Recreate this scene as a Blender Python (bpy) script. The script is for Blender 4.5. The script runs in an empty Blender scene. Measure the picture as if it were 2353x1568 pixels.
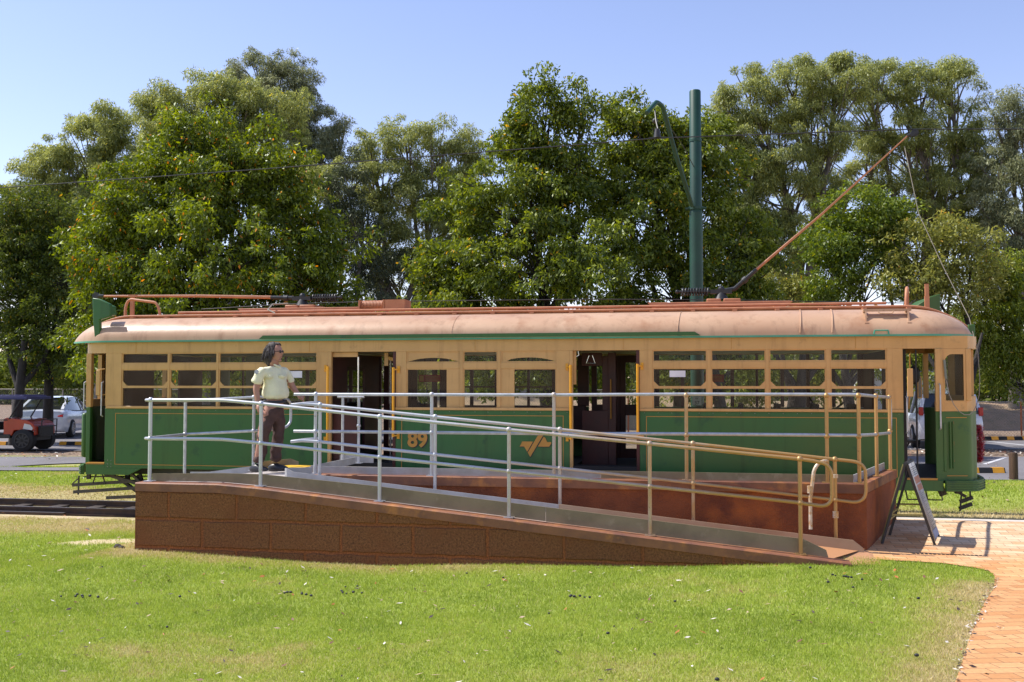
import bpy, math, random
import numpy as np
from mathutils import Vector, Matrix
random.seed(7); rng = np.random.default_rng(7)
S = bpy.context.scene; COL = S.collection
R = math.radians

# ---------------------------------------------------------------- camera, sky, sun
cd = bpy.data.cameras.new('camera'); cam = bpy.data.objects.new('camera', cd); COL.objects.link(cam)
cam.location = (2.6383, -14.2320, 2.05)
cam.rotation_euler = (R(90 + 2.365), 0, R(10.502))
cd.sensor_width = 36; cd.lens = 36 * 2300 / 2353; cd.clip_end = 3000
S.camera = cam
SUN = Vector((-.74, .012, 1.0)).normalized()
W = bpy.data.worlds.new('World'); S.world = W; W.use_nodes = True
wn = W.node_tree; bg = wn.nodes['Background']
sky = wn.nodes.new('ShaderNodeTexSky'); sky.sky_type = 'NISHITA'; sky.sun_disc = False
sky.sun_elevation = math.asin(SUN.z); sky.sun_rotation = math.atan2(SUN.x, SUN.y)
sky.air_density = 1.0; sky.dust_density = 0.25; sky.ozone_density = 3.0; sky.altitude = 50
wb = wn.nodes.new('ShaderNodeMix'); wb.data_type = 'RGBA'; wb.blend_type = 'MULTIPLY'; wb.inputs[0].default_value = 1
wb.inputs[7].default_value = (1.15, .935, .96, 1)   # camera white balance of the photograph
wn.links.new(sky.outputs[0], wb.inputs[6]); wn.links.new(wb.outputs[2], bg.inputs[0]); bg.inputs[1].default_value = .133
ld = bpy.data.lights.new('sun', 'SUN'); ld.energy = 3.9; ld.angle = R(.53); ld.color = (1, .955, .88)
lo = bpy.data.objects.new('sun', ld); COL.objects.link(lo)
lo.rotation_euler = (-SUN).to_track_quat('-Z', 'Y').to_euler()
S.view_settings.view_transform = 'Standard'; S.view_settings.look = 'None'
S.view_settings.exposure = 0.78; S.view_settings.gamma = 1
S.cycles.max_bounces = 7; S.cycles.transparent_max_bounces = 24

# ---------------------------------------------------------------- helpers
class MB:
    def __init__(s): s.v = []; s.f = []
    def add(s, vs, fs):
        n = len(s.v); s.v += [tuple(p) for p in vs]; s.f += [tuple(i + n for i in f) for f in fs]; return s
    def box(s, x0, x1, y0, y1, z0, z1):
        vs = [(x, y, z) for z in (z0, z1) for y in (y0, y1) for x in (x0, x1)]
        return s.add(vs, [(0, 2, 3, 1), (4, 5, 7, 6), (0, 1, 5, 4), (2, 6, 7, 3), (0, 4, 6, 2), (1, 3, 7, 5)])
    def bar(s, a, b, w, h, up=(0, 0, 1)):
        a = Vector(a); b = Vector(b); d = (b - a).normalized(); u = Vector(up)
        if abs(d.dot(u)) > .98: u = Vector((0, 1, 0))
        sx = d.cross(u).normalized() * w / 2; uz = sx.cross(d).normalized() * h / 2
        vs = [p + i * sx + j * uz for p in (a, b) for j in (-1, 1) for i in (-1, 1)]
        return s.add(vs, [(0, 1, 3, 2), (4, 6, 7, 5), (0, 4, 5, 1), (2, 3, 7, 6), (0, 2, 6, 4), (1, 5, 7, 3)])
    def tube(s, pts, r, n=10, caps=True, closed=False):
        pts = [Vector(p) for p in pts]; m = len(pts)
        rs = r if isinstance(r, (list, tuple)) else [r] * m
        d0 = (pts[1] - pts[0]).normalized(); u = Vector((0, 0, 1)) if abs(d0.z) < .9 else Vector((1, 0, 0))
        vs = []; 
        for i, p in enumerate(pts):
            if closed: d = (pts[(i + 1) % m] - pts[i - 1]).normalized()
            elif i == 0: d = d0
            elif i == m - 1: d = (pts[-1] - pts[-2]).normalized()
            else: d = ((pts[i + 1] - p).normalized() + (p - pts[i - 1]).normalized()).normalized()
            u = (u - d * u.dot(d)); u = u.normalized() if u.length > 1e-5 else d.orthogonal().normalized()
            w = d.cross(u)
            vs += [p + rs[i] * (math.cos(2 * math.pi * k / n) * u + math.sin(2 * math.pi * k / n) * w) for k in range(n)]
        fs = []
        for i in range(m if closed else m - 1):
            j = (i + 1) % m
            fs += [(i * n + k, i * n + (k + 1) % n, j * n + (k + 1) % n, j * n + k) for k in range(n)]
        if caps and not closed: fs += [tuple(range(n))[::-1], tuple((m - 1) * n + k for k in range(n))]
        return s.add(vs, fs)
    def ball(s, c, r, nu=12, nv=8, sc=(1, 1, 1)):
        c = Vector(c); vs = [c + Vector((0, 0, r * sc[2]))]
        for j in range(1, nv):
            t = math.pi * j / nv
            vs += [c + Vector((r * sc[0] * math.sin(t) * math.cos(2 * math.pi * k / nu), r * sc[1] * math.sin(t) * math.sin(2 * math.pi * k / nu), r * sc[2] * math.cos(t))) for k in range(nu)]
        vs.append(c - Vector((0, 0, r * sc[2]))); e = len(vs) - 1
        fs = [(0, 1 + k, 1 + (k + 1) % nu) for k in range(nu)]
        for j in range(nv - 2):
            fs += [(1 + j * nu + k, 1 + (j + 1) * nu + k, 1 + (j + 1) * nu + (k + 1) % nu, 1 + j * nu + (k + 1) % nu) for k in range(nu)]
        fs += [(1 + (nv - 2) * nu + k, e, 1 + (nv - 2) * nu + (k + 1) % nu) for k in range(nu)]
        return s.add(vs, fs)
    def prism(s, poly, a, b, axis='y'):
        def P(p, t):
            return (p[0], t, p[1]) if axis == 'y' else ((p[0], p[1], t) if axis == 'z' else (t, p[0], p[1]))
        n = len(poly); vs = [P(p, a) for p in poly] + [P(p, b) for p in poly]
        fs = [tuple(range(n)), tuple(range(n, 2 * n))[::-1]] + [(i, i + n, (i + 1) % n + n, (i + 1) % n) for i in range(n)]
        return s.add(vs, fs)
    def wall(s, path, z0, z1, t):
        """upright strip following a plan polyline, t thick to its left"""
        P = [Vector((p[0], p[1], 0)) for p in path]; n = len(P); off = []
        for i in range(n):
            d = (P[min(i + 1, n - 1)] - P[max(i - 1, 0)]).normalized(); off.append(P[i] + Vector((-d.y, d.x, 0)) * t)
        zz0 = z0 if isinstance(z0, (list, tuple)) else [z0] * n; zz1 = z1 if isinstance(z1, (list, tuple)) else [z1] * n
        vs = []
        for i in range(n):
            vs += [(P[i].x, P[i].y, zz0[i]), (P[i].x, P[i].y, zz1[i]), (off[i].x, off[i].y, zz1[i]), (off[i].x, off[i].y, zz0[i])]
        fs = [(0, 1, 2, 3), tuple(4 * (n - 1) + k for k in (3, 2, 1, 0))]
        for i in range(n - 1):
            for k in range(4):
                l = (k + 1) % 4; fs.append((4 * i + k, 4 * (i + 1) + k, 4 * (i + 1) + l, 4 * i + l))
        return s.add(vs, fs)
    def grid(s, fn, nu, nv):
        vs = [fn(i / nu, j / nv) for j in range(nv + 1) for i in range(nu + 1)]
        return s.add(vs, [(j * (nu + 1) + i, j * (nu + 1) + i + 1, (j + 1) * (nu + 1) + i + 1, (j + 1) * (nu + 1) + i) for j in range(nv) for i in range(nu)])
    def build(s, name, mat, parent=None, bevel=0, smooth=True, angle=40, solid=0):
        me = bpy.data.meshes.new(name); me.from_pydata(s.v, [], s.f)
        import bmesh
        bm = bmesh.new(); bm.from_mesh(me); bmesh.ops.recalc_face_normals(bm, faces=bm.faces); bm.to_mesh(me); bm.free()
        if smooth:
            me.shade_smooth(); me.set_sharp_from_angle(angle=R(angle))
        me.materials.append(mat); o = bpy.data.objects.new(name, me); COL.objects.link(o)
        if solid:
            m = o.modifiers.new('s', 'SOLIDIFY'); m.thickness = solid; m.offset = 0
        if bevel:
            m = o.modifiers.new('b', 'BEVEL'); m.width = bevel; m.segments = 2; m.limit_method = 'ANGLE'; m.angle_limit = R(40)
        if parent: par(o, parent)
        return o
def wloc(o):
    v = Vector(o.location)
    while o.parent: o = o.parent; v = v + Vector(o.location)
    return v
def par(o, p):
    o.parent = p
    if p.type == 'EMPTY' and not p.get('local'): o.matrix_parent_inverse = p.matrix_basis.inverted() if p.parent is None else Matrix()
def tag(o, label, cat, group=None, kind=None):
    o['label'] = label; o['category'] = cat
    if group: o['group'] = group
    if kind: o['kind'] = kind
    return o
def struct(o, label=None):
    o['kind'] = 'structure'
    if label: o['label'] = label
    return o
def thing(name, label, cat, loc=(0, 0, 0), group=None, local=False):
    o = bpy.data.objects.new(name, None); COL.objects.link(o); o.empty_display_size = .1
    o.location = loc; o.matrix_basis = Matrix.Translation(loc)
    if local: o['local'] = 1
    return tag(o, label, cat, group)
def copy_tree(o, parent=None):
    c = o.copy(); COL.objects.link(c)
    if parent: c.parent = parent
    for ch in list(o.children): copy_tree(ch, c)
    return c
def fast_mesh(name, verts, faces_n, mat, attrs=None, smooth=False):
    """verts (N,3); faces_n: verts per face, consecutive"""
    me = bpy.data.meshes.new(name); n = len(verts); nf = n // faces_n
    me.vertices.add(n); me.vertices.foreach_set('co', np.asarray(verts, np.float32).ravel())
    me.loops.add(n); me.loops.foreach_set('vertex_index', np.arange(n, dtype=np.int32))
    me.polygons.add(nf); me.polygons.foreach_set('loop_start', np.arange(0, n, faces_n, dtype=np.int32))
    try: me.polygons.foreach_set('loop_total', np.full(nf, faces_n, dtype=np.int32))
    except Exception: pass
    me.update(calc_edges=True)
    for k, a in (attrs or {}).items():
        at = me.attributes.new(k, 'FLOAT', 'POINT'); at.data.foreach_set('value', np.asarray(a, np.float32))
    me.materials.append(mat); o = bpy.data.objects.new(name, me); COL.objects.link(o)
    return o

# ---------------------------------------------------------------- materials
def nodes(name):
    m = bpy.data.materials.new(name); m.use_nodes = True; nt = m.node_tree
    return m, nt, nt.nodes['Principled BSDF']
def N(nt, t, **k):
    n = nt.nodes.new('ShaderNode' + t)
    for a, b in k.items():
        if isinstance(b, tuple) and hasattr(n.inputs.get(a.replace('_', ' ')), 'default_value'): n.inputs[a.replace('_', ' ')].default_value = b
        elif n.inputs.get(a.replace('_', ' ')): n.inputs[a.replace('_', ' ')].default_value = b
        else: setattr(n, a, b)
    return n
def c4(c): return (c[0], c[1], c[2], 1)
def mix(nt, fac, a, b, mode='MIX'):
    n = nt.nodes.new('ShaderNodeMix'); n.data_type = 'RGBA'; n.blend_type = mode
    for sock, v in ((n.inputs[0], fac), (n.inputs[6], a), (n.inputs[7], b)):
        if hasattr(v, 'is_linked') or hasattr(v, 'links'): nt.links.new(v, sock)
        elif isinstance(v, (int, float)): sock.default_value = v
        else: sock.default_value = c4(v)
    return n.outputs[2]
def ramp(nt, src, lo, hi):
    n = nt.nodes.new('ShaderNodeMapRange'); n.inputs[1].default_value = lo; n.inputs[2].default_value = hi
    nt.links.new(src, n.inputs[0]); return n.outputs[0]
def noise(nt, scale, detail=4, rough=.55, vec=None, stretch=None):
    tc = nt.nodes.new('ShaderNodeTexCoord'); n = nt.nodes.new('ShaderNodeTexNoise')
    n.inputs['Scale'].default_value = scale; n.inputs['Detail'].default_value = detail; n.inputs['Roughness'].default_value = rough
    if stretch:
        mp = nt.nodes.new('ShaderNodeMapping'); mp.inputs['Scale'].default_value = stretch
        nt.links.new(tc.outputs['Object'], mp.inputs[0]); nt.links.new(mp.outputs[0], n.inputs[0])
    else: nt.links.new(tc.outputs['Object'], n.inputs[0])
    return n.outputs[0]
def bump(nt, p, h, strength, dist):
    b = nt.nodes.new('ShaderNodeBump'); b.inputs['Strength'].default_value = strength; b.inputs['Distance'].default_value = dist
    nt.links.new(h, b.inputs['Height']); nt.links.new(b.outputs[0], p.inputs['Normal'])
def pm(name, col, rough=.6, metal=0, col2=None, sc=3, lo=.4, hi=.65, col3=None, sc3=20, lo3=.6, hi3=.7, bp=0, bsc=60, bd=.01, stretch=None, coat=0, streak=0):
    m, nt, p = nodes(name); p.inputs['Roughness'].default_value = rough; p.inputs['Metallic'].default_value = metal
    out = None
    if col2 is None: col2 = tuple(c * .82 for c in col)
    out = mix(nt, ramp(nt, noise(nt, sc, 5, .6, stretch=stretch), lo, hi), col, col2)
    if col3: out = mix(nt, ramp(nt, noise(nt, sc3, 4, .6), lo3, hi3), out, col3)
    if streak:
        out = mix(nt, ramp(nt, noise(nt, 7, 5, .7, stretch=(1, 1, .07)), .52, .80), out, mix(nt, 1.0, out, (.66, .62, .58), 'MULTIPLY'))
    nt.links.new(out, p.inputs['Base Color'])
    if bp: bump(nt, p, noise(nt, bsc, 5, .6), bp, bd)
    if coat: p.inputs['Coat Weight'].default_value = coat; p.inputs['Coat Roughness'].default_value = .12
    return m
CREAM = (.60, .345, .118)
M = {}
M['cream'] = pm('cream_paint', CREAM, .42, col2=(.54, .305, .10), sc=2.5, col3=(.45, .26, .09), sc3=6, lo3=.62, hi3=.75, bp=.15, bsc=9, streak=1)
M['green'] = pm('green_paint', (.018, .115, .024), .42, col2=(.044, .112, .018), sc=.35, col3=(.014, .080, .022), sc3=3.5, lo3=.60, hi3=.68, bp=.12, bsc=4, streak=1)
M['greenlt'] = pm('gutter_green', (.07, .34, .22), .4)
M['roof'] = pm('roof_salmon', (.44, .255, .150), .42, col2=(.52, .335, .21), sc=.8, lo=.35, hi=.65, col3=(.37, .19, .10), sc3=3, lo3=.55, hi3=.75, bp=.25, bsc=5, bd=.012, streak=1)
M['roofdk'] = pm('roof_salmon_boards', (.50, .215, .105), .55, col2=(.40, .16, .075), sc=5)
M['gold'] = pm('gold_lining', (.50, .24, .035), .5)
M['orange'] = pm('yellow_grab_rail', (.80, .36, .012), .35)
M['black'] = pm('black_metal', (.018, .018, .02), .5, col2=(.03, .028, .028), sc=12)
M['iron'] = pm('dark_iron', (.045, .042, .035), .6, col2=(.075, .06, .042), sc=9, bp=.2)
M['maroon'] = pm('maroon_varnish', (.070, .010, .006), .5, col2=(.045, .007, .005), sc=4)
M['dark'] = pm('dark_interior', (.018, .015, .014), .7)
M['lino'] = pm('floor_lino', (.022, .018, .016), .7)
M['ceil'] = pm('ceiling_paint', (.35, .27, .17), .6)
M['panelgrey'] = pm('pale_panel', (.20, .22, .17), .5)
M['white'] = pm('white_sheet', (.78, .76, .80), .5)
M['red'] = pm('red_notice', (.42, .025, .02), .5)
M['steel'] = pm('galvanised_steel', (.52, .53, .55), .42, metal=.55, col2=(.40, .41, .42), sc=14, bp=.08, bsc=60)
M['plate'] = pm('kerb_plate', (.42, .42, .42), .55, metal=.2, col2=(.34, .33, .31), sc=4, bp=.1)
M['chrome'] = pm('bright_metal', (.7, .7, .7), .25, metal=.9)
M['rope'] = pm('rope', (.30, .27, .22), .8)
M['concrete'] = pm('deck_concrete', (.46, .41, .37), .85, col2=(.40, .34, .29), sc=5, col3=(.44, .25, .13), sc3=2, lo3=.55, hi3=.7, bp=.2, bsc=120)
M['yellow'] = pm('yellow_tactile', (.75, .45, .03), .6, bp=.3, bsc=60)
M['pole'] = pm('pole_green', (.004, .038, .024), .5, col2=(.006, .055, .032), sc=2)
M['wood'] = pm('weathered_wood', (.055, .028, .014), .8, col2=(.09, .045, .02), sc=20, bp=.4, stretch=(1, 1, .1))
M['bark'] = pm('bark', (.026, .021, .018), .9, col2=(.055, .046, .038), sc=6, bp=.6, bsc=14, bd=.03, stretch=(1, 1, .3))
M['barkpale'] = pm('gum_bark', (.09, .075, .06), .85, col2=(.20, .17, .14), sc=3, bp=.3, bsc=10, bd=.02)
M['carwhite'] = pm('white_car_paint', (.66, .68, .74), .25, coat=.8)
M['glassdk'] = pm('tinted_glass', (.012, .014, .018), .06, coat=.5)
M['rubber'] = pm('tyre_rubber', (.02, .02, .021), .85)
M['alloy'] = pm('alloy_wheel', (.35, .36, .38), .35, metal=.6)
M['lampred'] = pm('red_lamp', (.45, .015, .015), .2)
M['lampclear'] = pm('clear_lamp', (.6, .6, .62), .15)
M['bugred'] = pm('buggy_orange_red', (.42, .035, .012), .4, coat=.4)
M['navy'] = pm('navy_canopy', (.035, .035, .13), .6)
M['skin'] = pm('skin', (.42, .215, .145), .5, col2=(.38, .18, .12), sc=20)
M['hair'] = pm('dark_hair', (.028, .020, .018), .7, col2=(.075, .055, .05), sc=45, lo=.5, hi=.7, bp=.5, bsc=70)
M['shirt'] = pm('pale_yellow_shirt', (.80, .77, .52), .8, col2=(.72, .69, .46), sc=8, bp=.8, bsc=13, bd=.03)
M['trouser'] = pm('brown_trousers', (.080, .040, .030), .8, col2=(.055, .026, .02), sc=10, bp=.5, bsc=12, bd=.02)
M['shoe'] = pm('black_shoe', (.02, .02, .024), .4)
M['tinsel'] = pm('red_tinsel', (.30, .008, .02), .3, col2=(.5, .02, .03), sc=50)
M['asphalt'] = pm('asphalt', (.175, .165, .175), .9, col2=(.14, .13, .135), sc=.6, col3=(.24, .22, .21), sc3=90, lo3=.55, hi3=.7, bp=.3, bsc=200)
M['paint'] = pm('road_paint_white', (.6, .6, .62), .7)
M['railsteel'] = pm('rail_steel', (.060, .038, .030), .55, metal=.3, col2=(.09, .05, .035), sc=8, bp=.2)
M['railtop'] = pm('rail_head', (.22, .20, .21), .35, metal=.6)
M['sleeper'] = pm('sleeper', (.05, .035, .028), .9)
M['fence'] = pm('fence_wire', (.30, .27, .23), .6, metal=.3)
M['rustpost'] = pm('rusty_post', (.38, .12, .05), .7)

def glass_mat(name, tint, opac):
    m, nt, p = nodes(name); out = nt.nodes['Material Output']
    tr = N(nt, 'BsdfTransparent'); tr.inputs[0].default_value = c4(tint)
    gl = N(nt, 'BsdfGlossy'); gl.inputs['Roughness'].default_value = .03; gl.inputs[0].default_value = (.6, .6, .6, 1)
    df = N(nt, 'BsdfDiffuse'); df.inputs[0].default_value = (.5, .48, .42, 1)
    fr = N(nt, 'Fresnel'); fr.inputs[0].default_value = 1.38
    m1 = nt.nodes.new('ShaderNodeMixShader'); m2 = nt.nodes.new('ShaderNodeMixShader')
    nt.links.new(fr.outputs[0], m1.inputs[0]); nt.links.new(tr.outputs[0], m1.inputs[1]); nt.links.new(gl.outputs[0], m1.inputs[2])
    dirt = ramp(nt, noise(nt, 3, 5, .65), .45, .8)
    mm = N(nt, 'Math', operation='MULTIPLY'); nt.links.new(dirt, mm.inputs[0]); mm.inputs[1].default_value = opac
    nt.links.new(mm.outputs[0], m2.inputs[0]); nt.links.new(m1.outputs[0], m2.inputs[1]); nt.links.new(df.outputs[0], m2.inputs[2])
    nt.links.new(m2.outputs[0], out.inputs[0]); return m
M['glass'] = glass_mat('window_glass', (.86, .90, .86), .05)

def leaf_mat(name, cols, odd, gloss=.12, trans=.35):
    """per-leaf 'tint' attribute picks the leaf colour"""
    m, nt, p = nodes(name); out = nt.nodes['Material Output']; nt.nodes.remove(p)
    at = N(nt, 'Attribute', attribute_name='tint'); cr = N(nt, 'ValToRGB'); cr.color_ramp.interpolation = 'LINEAR'
    e = cr.color_ramp.elements; e[0].position = 0; e[0].color = c4(cols[0]); e[1].position = .45; e[1].color = c4(cols[1])
    for pos, c in ((.9, cols[2]), (.93, cols[2]), (.935, odd), (1, odd)):
        k = e.new(pos); k.color = c4(c)
    nt.links.new(at.outputs['Fac'], cr.inputs[0])
    d = N(nt, 'BsdfDiffuse'); t = N(nt, 'BsdfTranslucent'); g = N(nt, 'BsdfGlossy'); g.inputs['Roughness'].default_value = .42
    nt.links.new(cr.outputs[0], d.inputs[0])
    hs = N(nt, 'HueSaturation'); hs.inputs['Value'].default_value = 1.5; hs.inputs['Saturation'].default_value = 1.1; hs.inputs['Hue'].default_value = .488
    nt.links.new(cr.outputs[0], hs.inputs['Color']); nt.links.new(hs.outputs[0], t.inputs[0])
    m1 = nt.nodes.new('ShaderNodeMixShader'); m1.inputs[0].default_value = trans
    nt.links.new(d.outputs[0], m1.inputs[1]); nt.links.new(t.outputs[0], m1.inputs[2])
    m2 = nt.nodes.new('ShaderNodeMixShader'); m2.inputs[0].default_value = gloss; g.inputs[0].default_value = (.85, .9, .8, 1)
    nt.links.new(m1.outputs[0], m2.inputs[1]); nt.links.new(g.outputs[0], m2.inputs[2]); nt.links.new(m2.outputs[0], out.inputs[0])
    return m

# ---------------------------------------------------------------- ground
def sstep(x, a, b):
    t = np.clip((x - a) / (b - a), 0, 1); return t * t * (3 - 2 * t)
def gz(x, y):
    x = np.asarray(x, float); y = np.asarray(y, float)
    n = np.interp(x, [-30, -12, -5.9, -3.8, -.7, 3.7, 6, 12, 30], [-.1, -.05, 0., .11, .04, .19, .12, .1, .1])
    f = np.interp(x, [-30, -4, 1, 5, 30], [-.02, -.02, 0., .1, .1]); f = f - .17 * sstep(x, 4.2, 4.8) * (1 - sstep(y, 3.0, 5.0))
    k = sstep(y, -3.2, -.8); z = n * (1 - k) + f * k
    z = z - .15 * sstep(y, -.15, .3) * (1 - sstep(y, 2.5, 2.9)) * (1 - sstep(x, 4.2, 4.5))
    z = z + .012 * np.sin(x * 1.7 + 1) * np.sin(y * 1.3) * (y < -3.6)
    return z
def vnoise(x, y, s, seed=0):
    """cheap smooth value noise, 0..1"""
    r = np.random.default_rng(seed); T = r.random((64, 64)); x = x * s; y = y * s
    xi = np.floor(x).astype(int); yi = np.floor(y).astype(int); fx = x - xi; fy = y - yi
    fx = fx * fx * (3 - 2 * fx); fy = fy * fy * (3 - 2 * fy)
    g = lambda i, j: T[(xi + i) % 64, (yi + j) % 64]
    return (g(0, 0) * (1 - fx) + g(1, 0) * fx) * (1 - fy) + (g(0, 1) * (1 - fx) + g(1, 1) * fx) * fy
def dryness(x, y):
    n = .6 * vnoise(x, y, .8, 1) + .3 * vnoise(x, y, 2.7, 2) + .2 * vnoise(x, y, 7, 3)
    d = sstep(n, .55, .92) * .5
    edge = np.interp(y, [-9, -7.28, -6.26, -5.03, -3.59, -3.1], [3.9, 4.28, 4.6, 5.02, 5.5, 5.6])
    d = np.maximum(d, sstep(x, edge - .9, edge - .05) * (y < -3.9) * (.55 + .5 * n))
    wallb = sstep(y, -4.35, -3.75) * (x > -4.2) * (1 - sstep(x, .2, 1.6)); d = np.maximum(d, wallb * (.5 + .5 * n))
    left = sstep(y, -2.6, -1.2) * (x < -3.5) * (1 - sstep(y, 3.3, 4.6)); d = np.maximum(d, left * (.55 + .4 * n))
    rt = sstep(x, 4.6, 5) * (y > -.3) * (1 - sstep(y, 2.9, 4.0)); d = np.maximum(d, rt * .9)
    far = (y > 3) * (1 - sstep(y, 3, 5)) * .4; d = np.maximum(d, far * n * 1.4)
    return np.clip(d, 0, 1)
def sandness(x, y):
    n = .5 * vnoise(x, y, 1.1, 5) + .35 * vnoise(x, y, 3.3, 6) + .25 * vnoise(x, y, 8, 7)
    a = np.exp(-((y + .55 + .05 * x) / .55) ** 2) * (x < -3.6)
    b = np.exp(-(((x + 4.6) / .9) ** 2 + ((y + 2.75) / .32) ** 2)) * 1.4
    c = np.exp(-(((x + 11.9 - .1 * (y - 8)) / 1.7) ** 2 + ((y - 8.4) / .9) ** 2)) * 1.2
    fine = vnoise(x, y, 19, 8) * .5 + vnoise(x, y, 41, 9) * .5
    return np.clip(sstep(np.maximum(np.maximum(a, b), c) * (.1 + 1.5 * n) + (fine - .5) * .5, .40, .95), 0, 1) * .9
def axis(lo, hi, dense0, dense1, step):
    a = list(np.arange(dense0, dense1 + 1e-6, step)); s = step
    x = dense1
    while x < hi: s *= 1.22; x += s; a.append(x)
    s = step; x = dense0
    while x > lo: s *= 1.22; x -= s; a.insert(0, x)
    return np.array(a)
gx = axis(-900, 900, -14, 12, .12); gy = axis(-60, 1500, -9, 12, .12)
XX, YY = np.meshgrid(gx, gy); ZZ = gz(XX, YY); nx, ny = len(gx), len(gy)
me = bpy.data.meshes.new('ground')
idx = np.arange(nx * ny).reshape(ny, nx)
fc = np.stack([idx[:-1, :-1], idx[:-1, 1:], idx[1:, 1:], idx[1:, :-1]], -1).reshape(-1, 4)
me.from_pydata(np.stack([XX, YY, ZZ], -1).reshape(-1, 3).tolist(), [], fc.tolist())
me.shade_smooth()
for nm, fn in (('dry', dryness), ('sand', sandness)):
    at = me.attributes.new(nm, 'FLOAT', 'POINT'); at.data.foreach_set('value', fn(XX, YY).ravel().astype(np.float32))
m, nt, p = nodes('lawn_soil'); p.inputs['Roughness'].default_value = .95
ad = N(nt, 'Attribute', attribute_name='dry').outputs['Fac']; asd = N(nt, 'Attribute', attribute_name='sand').outputs['Fac']
g1 = mix(nt, ramp(nt, noise(nt, 25, 5, .7), .35, .65), (.30, .37, .05), (.19, .25, .03))
d1 = mix(nt, ramp(nt, noise(nt, 30, 5, .7), .35, .65), (.46, .37, .18), (.34, .25, .12))
s1 = mix(nt, ramp(nt, noise(nt, 12, 6, .7), .35, .7), (.60, .49, .30), (.46, .34, .19))
c = mix(nt, ad, g1, d1); c = mix(nt, asd, c, s1)
# bare, leaf-strewn soil under the far trees
tc = N(nt, 'TexCoord'); sp = N(nt, 'SeparateXYZ'); nt.links.new(tc.outputs['Object'], sp.inputs[0])
far = ramp(nt, sp.outputs['Y'], 10.5, 11.5); litter = mix(nt, ramp(nt, noise(nt, 9, 6, .75), .4, .62), (.10, .065, .045), (.34, .24, .16))
c = mix(nt, far, c, litter); nt.links.new(c, p.inputs['Base Color']); bump(nt, p, noise(nt, 60, 6, .75), .6, .02)
me.materials.append(m); ground = bpy.data.objects.new('ground', me); COL.objects.link(ground); struct(ground, 'lawn and bare soil')

# grass blades
m, nt, p = nodes('grass_blade'); out = nt.nodes['Material Output']
at = N(nt, 'Attribute', attribute_name='tint'); cr = N(nt, 'ValToRGB'); e = cr.color_ramp.elements
e[0].position = 0; e[0].color = (.22, .31, .025, 1); e[1].position = .5; e[1].color = (.46, .54, .066, 1)
for pos, cc in ((.62, (.46, .46, .10)), (.8, (.62, .50, .22)), (1, (.75, .62, .36))): k = e.new(pos); k.color = c4(cc)
nt.links.new(at.outputs['Fac'], cr.inputs[0]); nt.links.new(cr.outputs[0], p.inputs['Base Color']); p.inputs['Roughness'].default_value = .55
t = N(nt, 'BsdfTranslucent'); nt.links.new(cr.outputs[0], t.inputs[0]); ms = nt.nodes.new('ShaderNodeMixShader'); ms.inputs[0].default_value = .4
nt.links.new(p.outputs[0], ms.inputs[1]); nt.links.new(t.outputs[0], ms.inputs[2]); nt.links.new(ms.outputs[0], out.inputs[0])
def lawn_edge(y): return np.interp(y, [-12, -8.6, -7.28, -6.26, -5.03, -4.2, -3.59, -3.3, -3.18, -3.0, -2.9], [3.2, 3.85, 4.28, 4.60, 5.02, 5.33, 5.50, 5.52, 5.44, 5.15, 4.6])
def blades(n, x0, x1, y0, y1, h, w, mask, seed):
    r = np.random.default_rng(seed); x = r.uniform(x0, x1, n); y = r.uniform(y0, y1, n)
    k = mask(x, y) & (sandness(x, y) < r.random(n) * .9 + .1); x = x[k]; y = y[k]; n = len(x); z = gz(x, y) - .004
    a = r.uniform(0, 6.283, n); hh = h * r.uniform(.5, 1.25, n); ww = w * r.uniform(.6, 1.3, n)
    la = r.uniform(0, 6.283, n); ln = hh * r.uniform(.1, .9, n)
    dx = np.cos(a) * ww / 2; dy = np.sin(a) * ww / 2
    A = np.stack([x - dx, y - dy, z], -1); B = np.stack([x + dx, y + dy, z], -1)
    Cc = np.stack([x + np.cos(la) * ln, y + np.sin(la) * ln, z + hh], -1)
    v = np.stack([A, B, Cc], 1).reshape(-1, 3)
    pt = vnoise(x, y, 1.9, 31) * .5 + vnoise(x, y, 6.5, 32) * .3 + vnoise(x, y, 17, 33) * .2; t = np.clip(dryness(x, y) * .6 + (pt - .5) * .55 + .12 + r.uniform(0, .36, n), 0, 1); t = np.where(r.random(n) < .03, .9, t)
    return v, np.repeat(t, 3)
inlawn = lambda x, y: (x < lawn_edge(y) - .01 + .02 * np.sin(y * 23)) & ((y < -3.62) | (x > 3.9) & (y < -2.87))
vs = []; ts = []
for a in ((360000, -4.6, 5.6, -9, -5.8, .030, .0065, inlawn, 1), (230000, -6.5, 5.6, -5.8, -2.8, .034, .0075, inlawn, 2),
          (130000, -12, -3.8, -4.6, -.35, .032, .009, lambda x, y: (x < -3.8), 3),
          (120000, -17, 2, 2.4, 6.9, .04, .016, lambda x, y: y < np.interp(x, [-17, -12.5, -5, 2], [5.6, 6.7, 7.2, 7.2]), 4),
          (30000, -16, -8.5, 7.3, 9.2, .04, .02, lambda x, y: (y < 7.9 + (x + 13.3) * .32) & (y > 7.42 + (x + 13.3) * .18), 6),
          (70000, 4, 12, .0, 7.2, .04, .016, lambda x, y: x > 4, 5)):
    v, t = blades(*a); vs.append(v); ts.append(t)
gr = fast_mesh('grass', np.concatenate(vs), 3, m, {'tint': np.concatenate(ts)})
tag(gr, 'short mown green grass with dry straw coloured patches', 'grass', kind='stuff')

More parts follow.
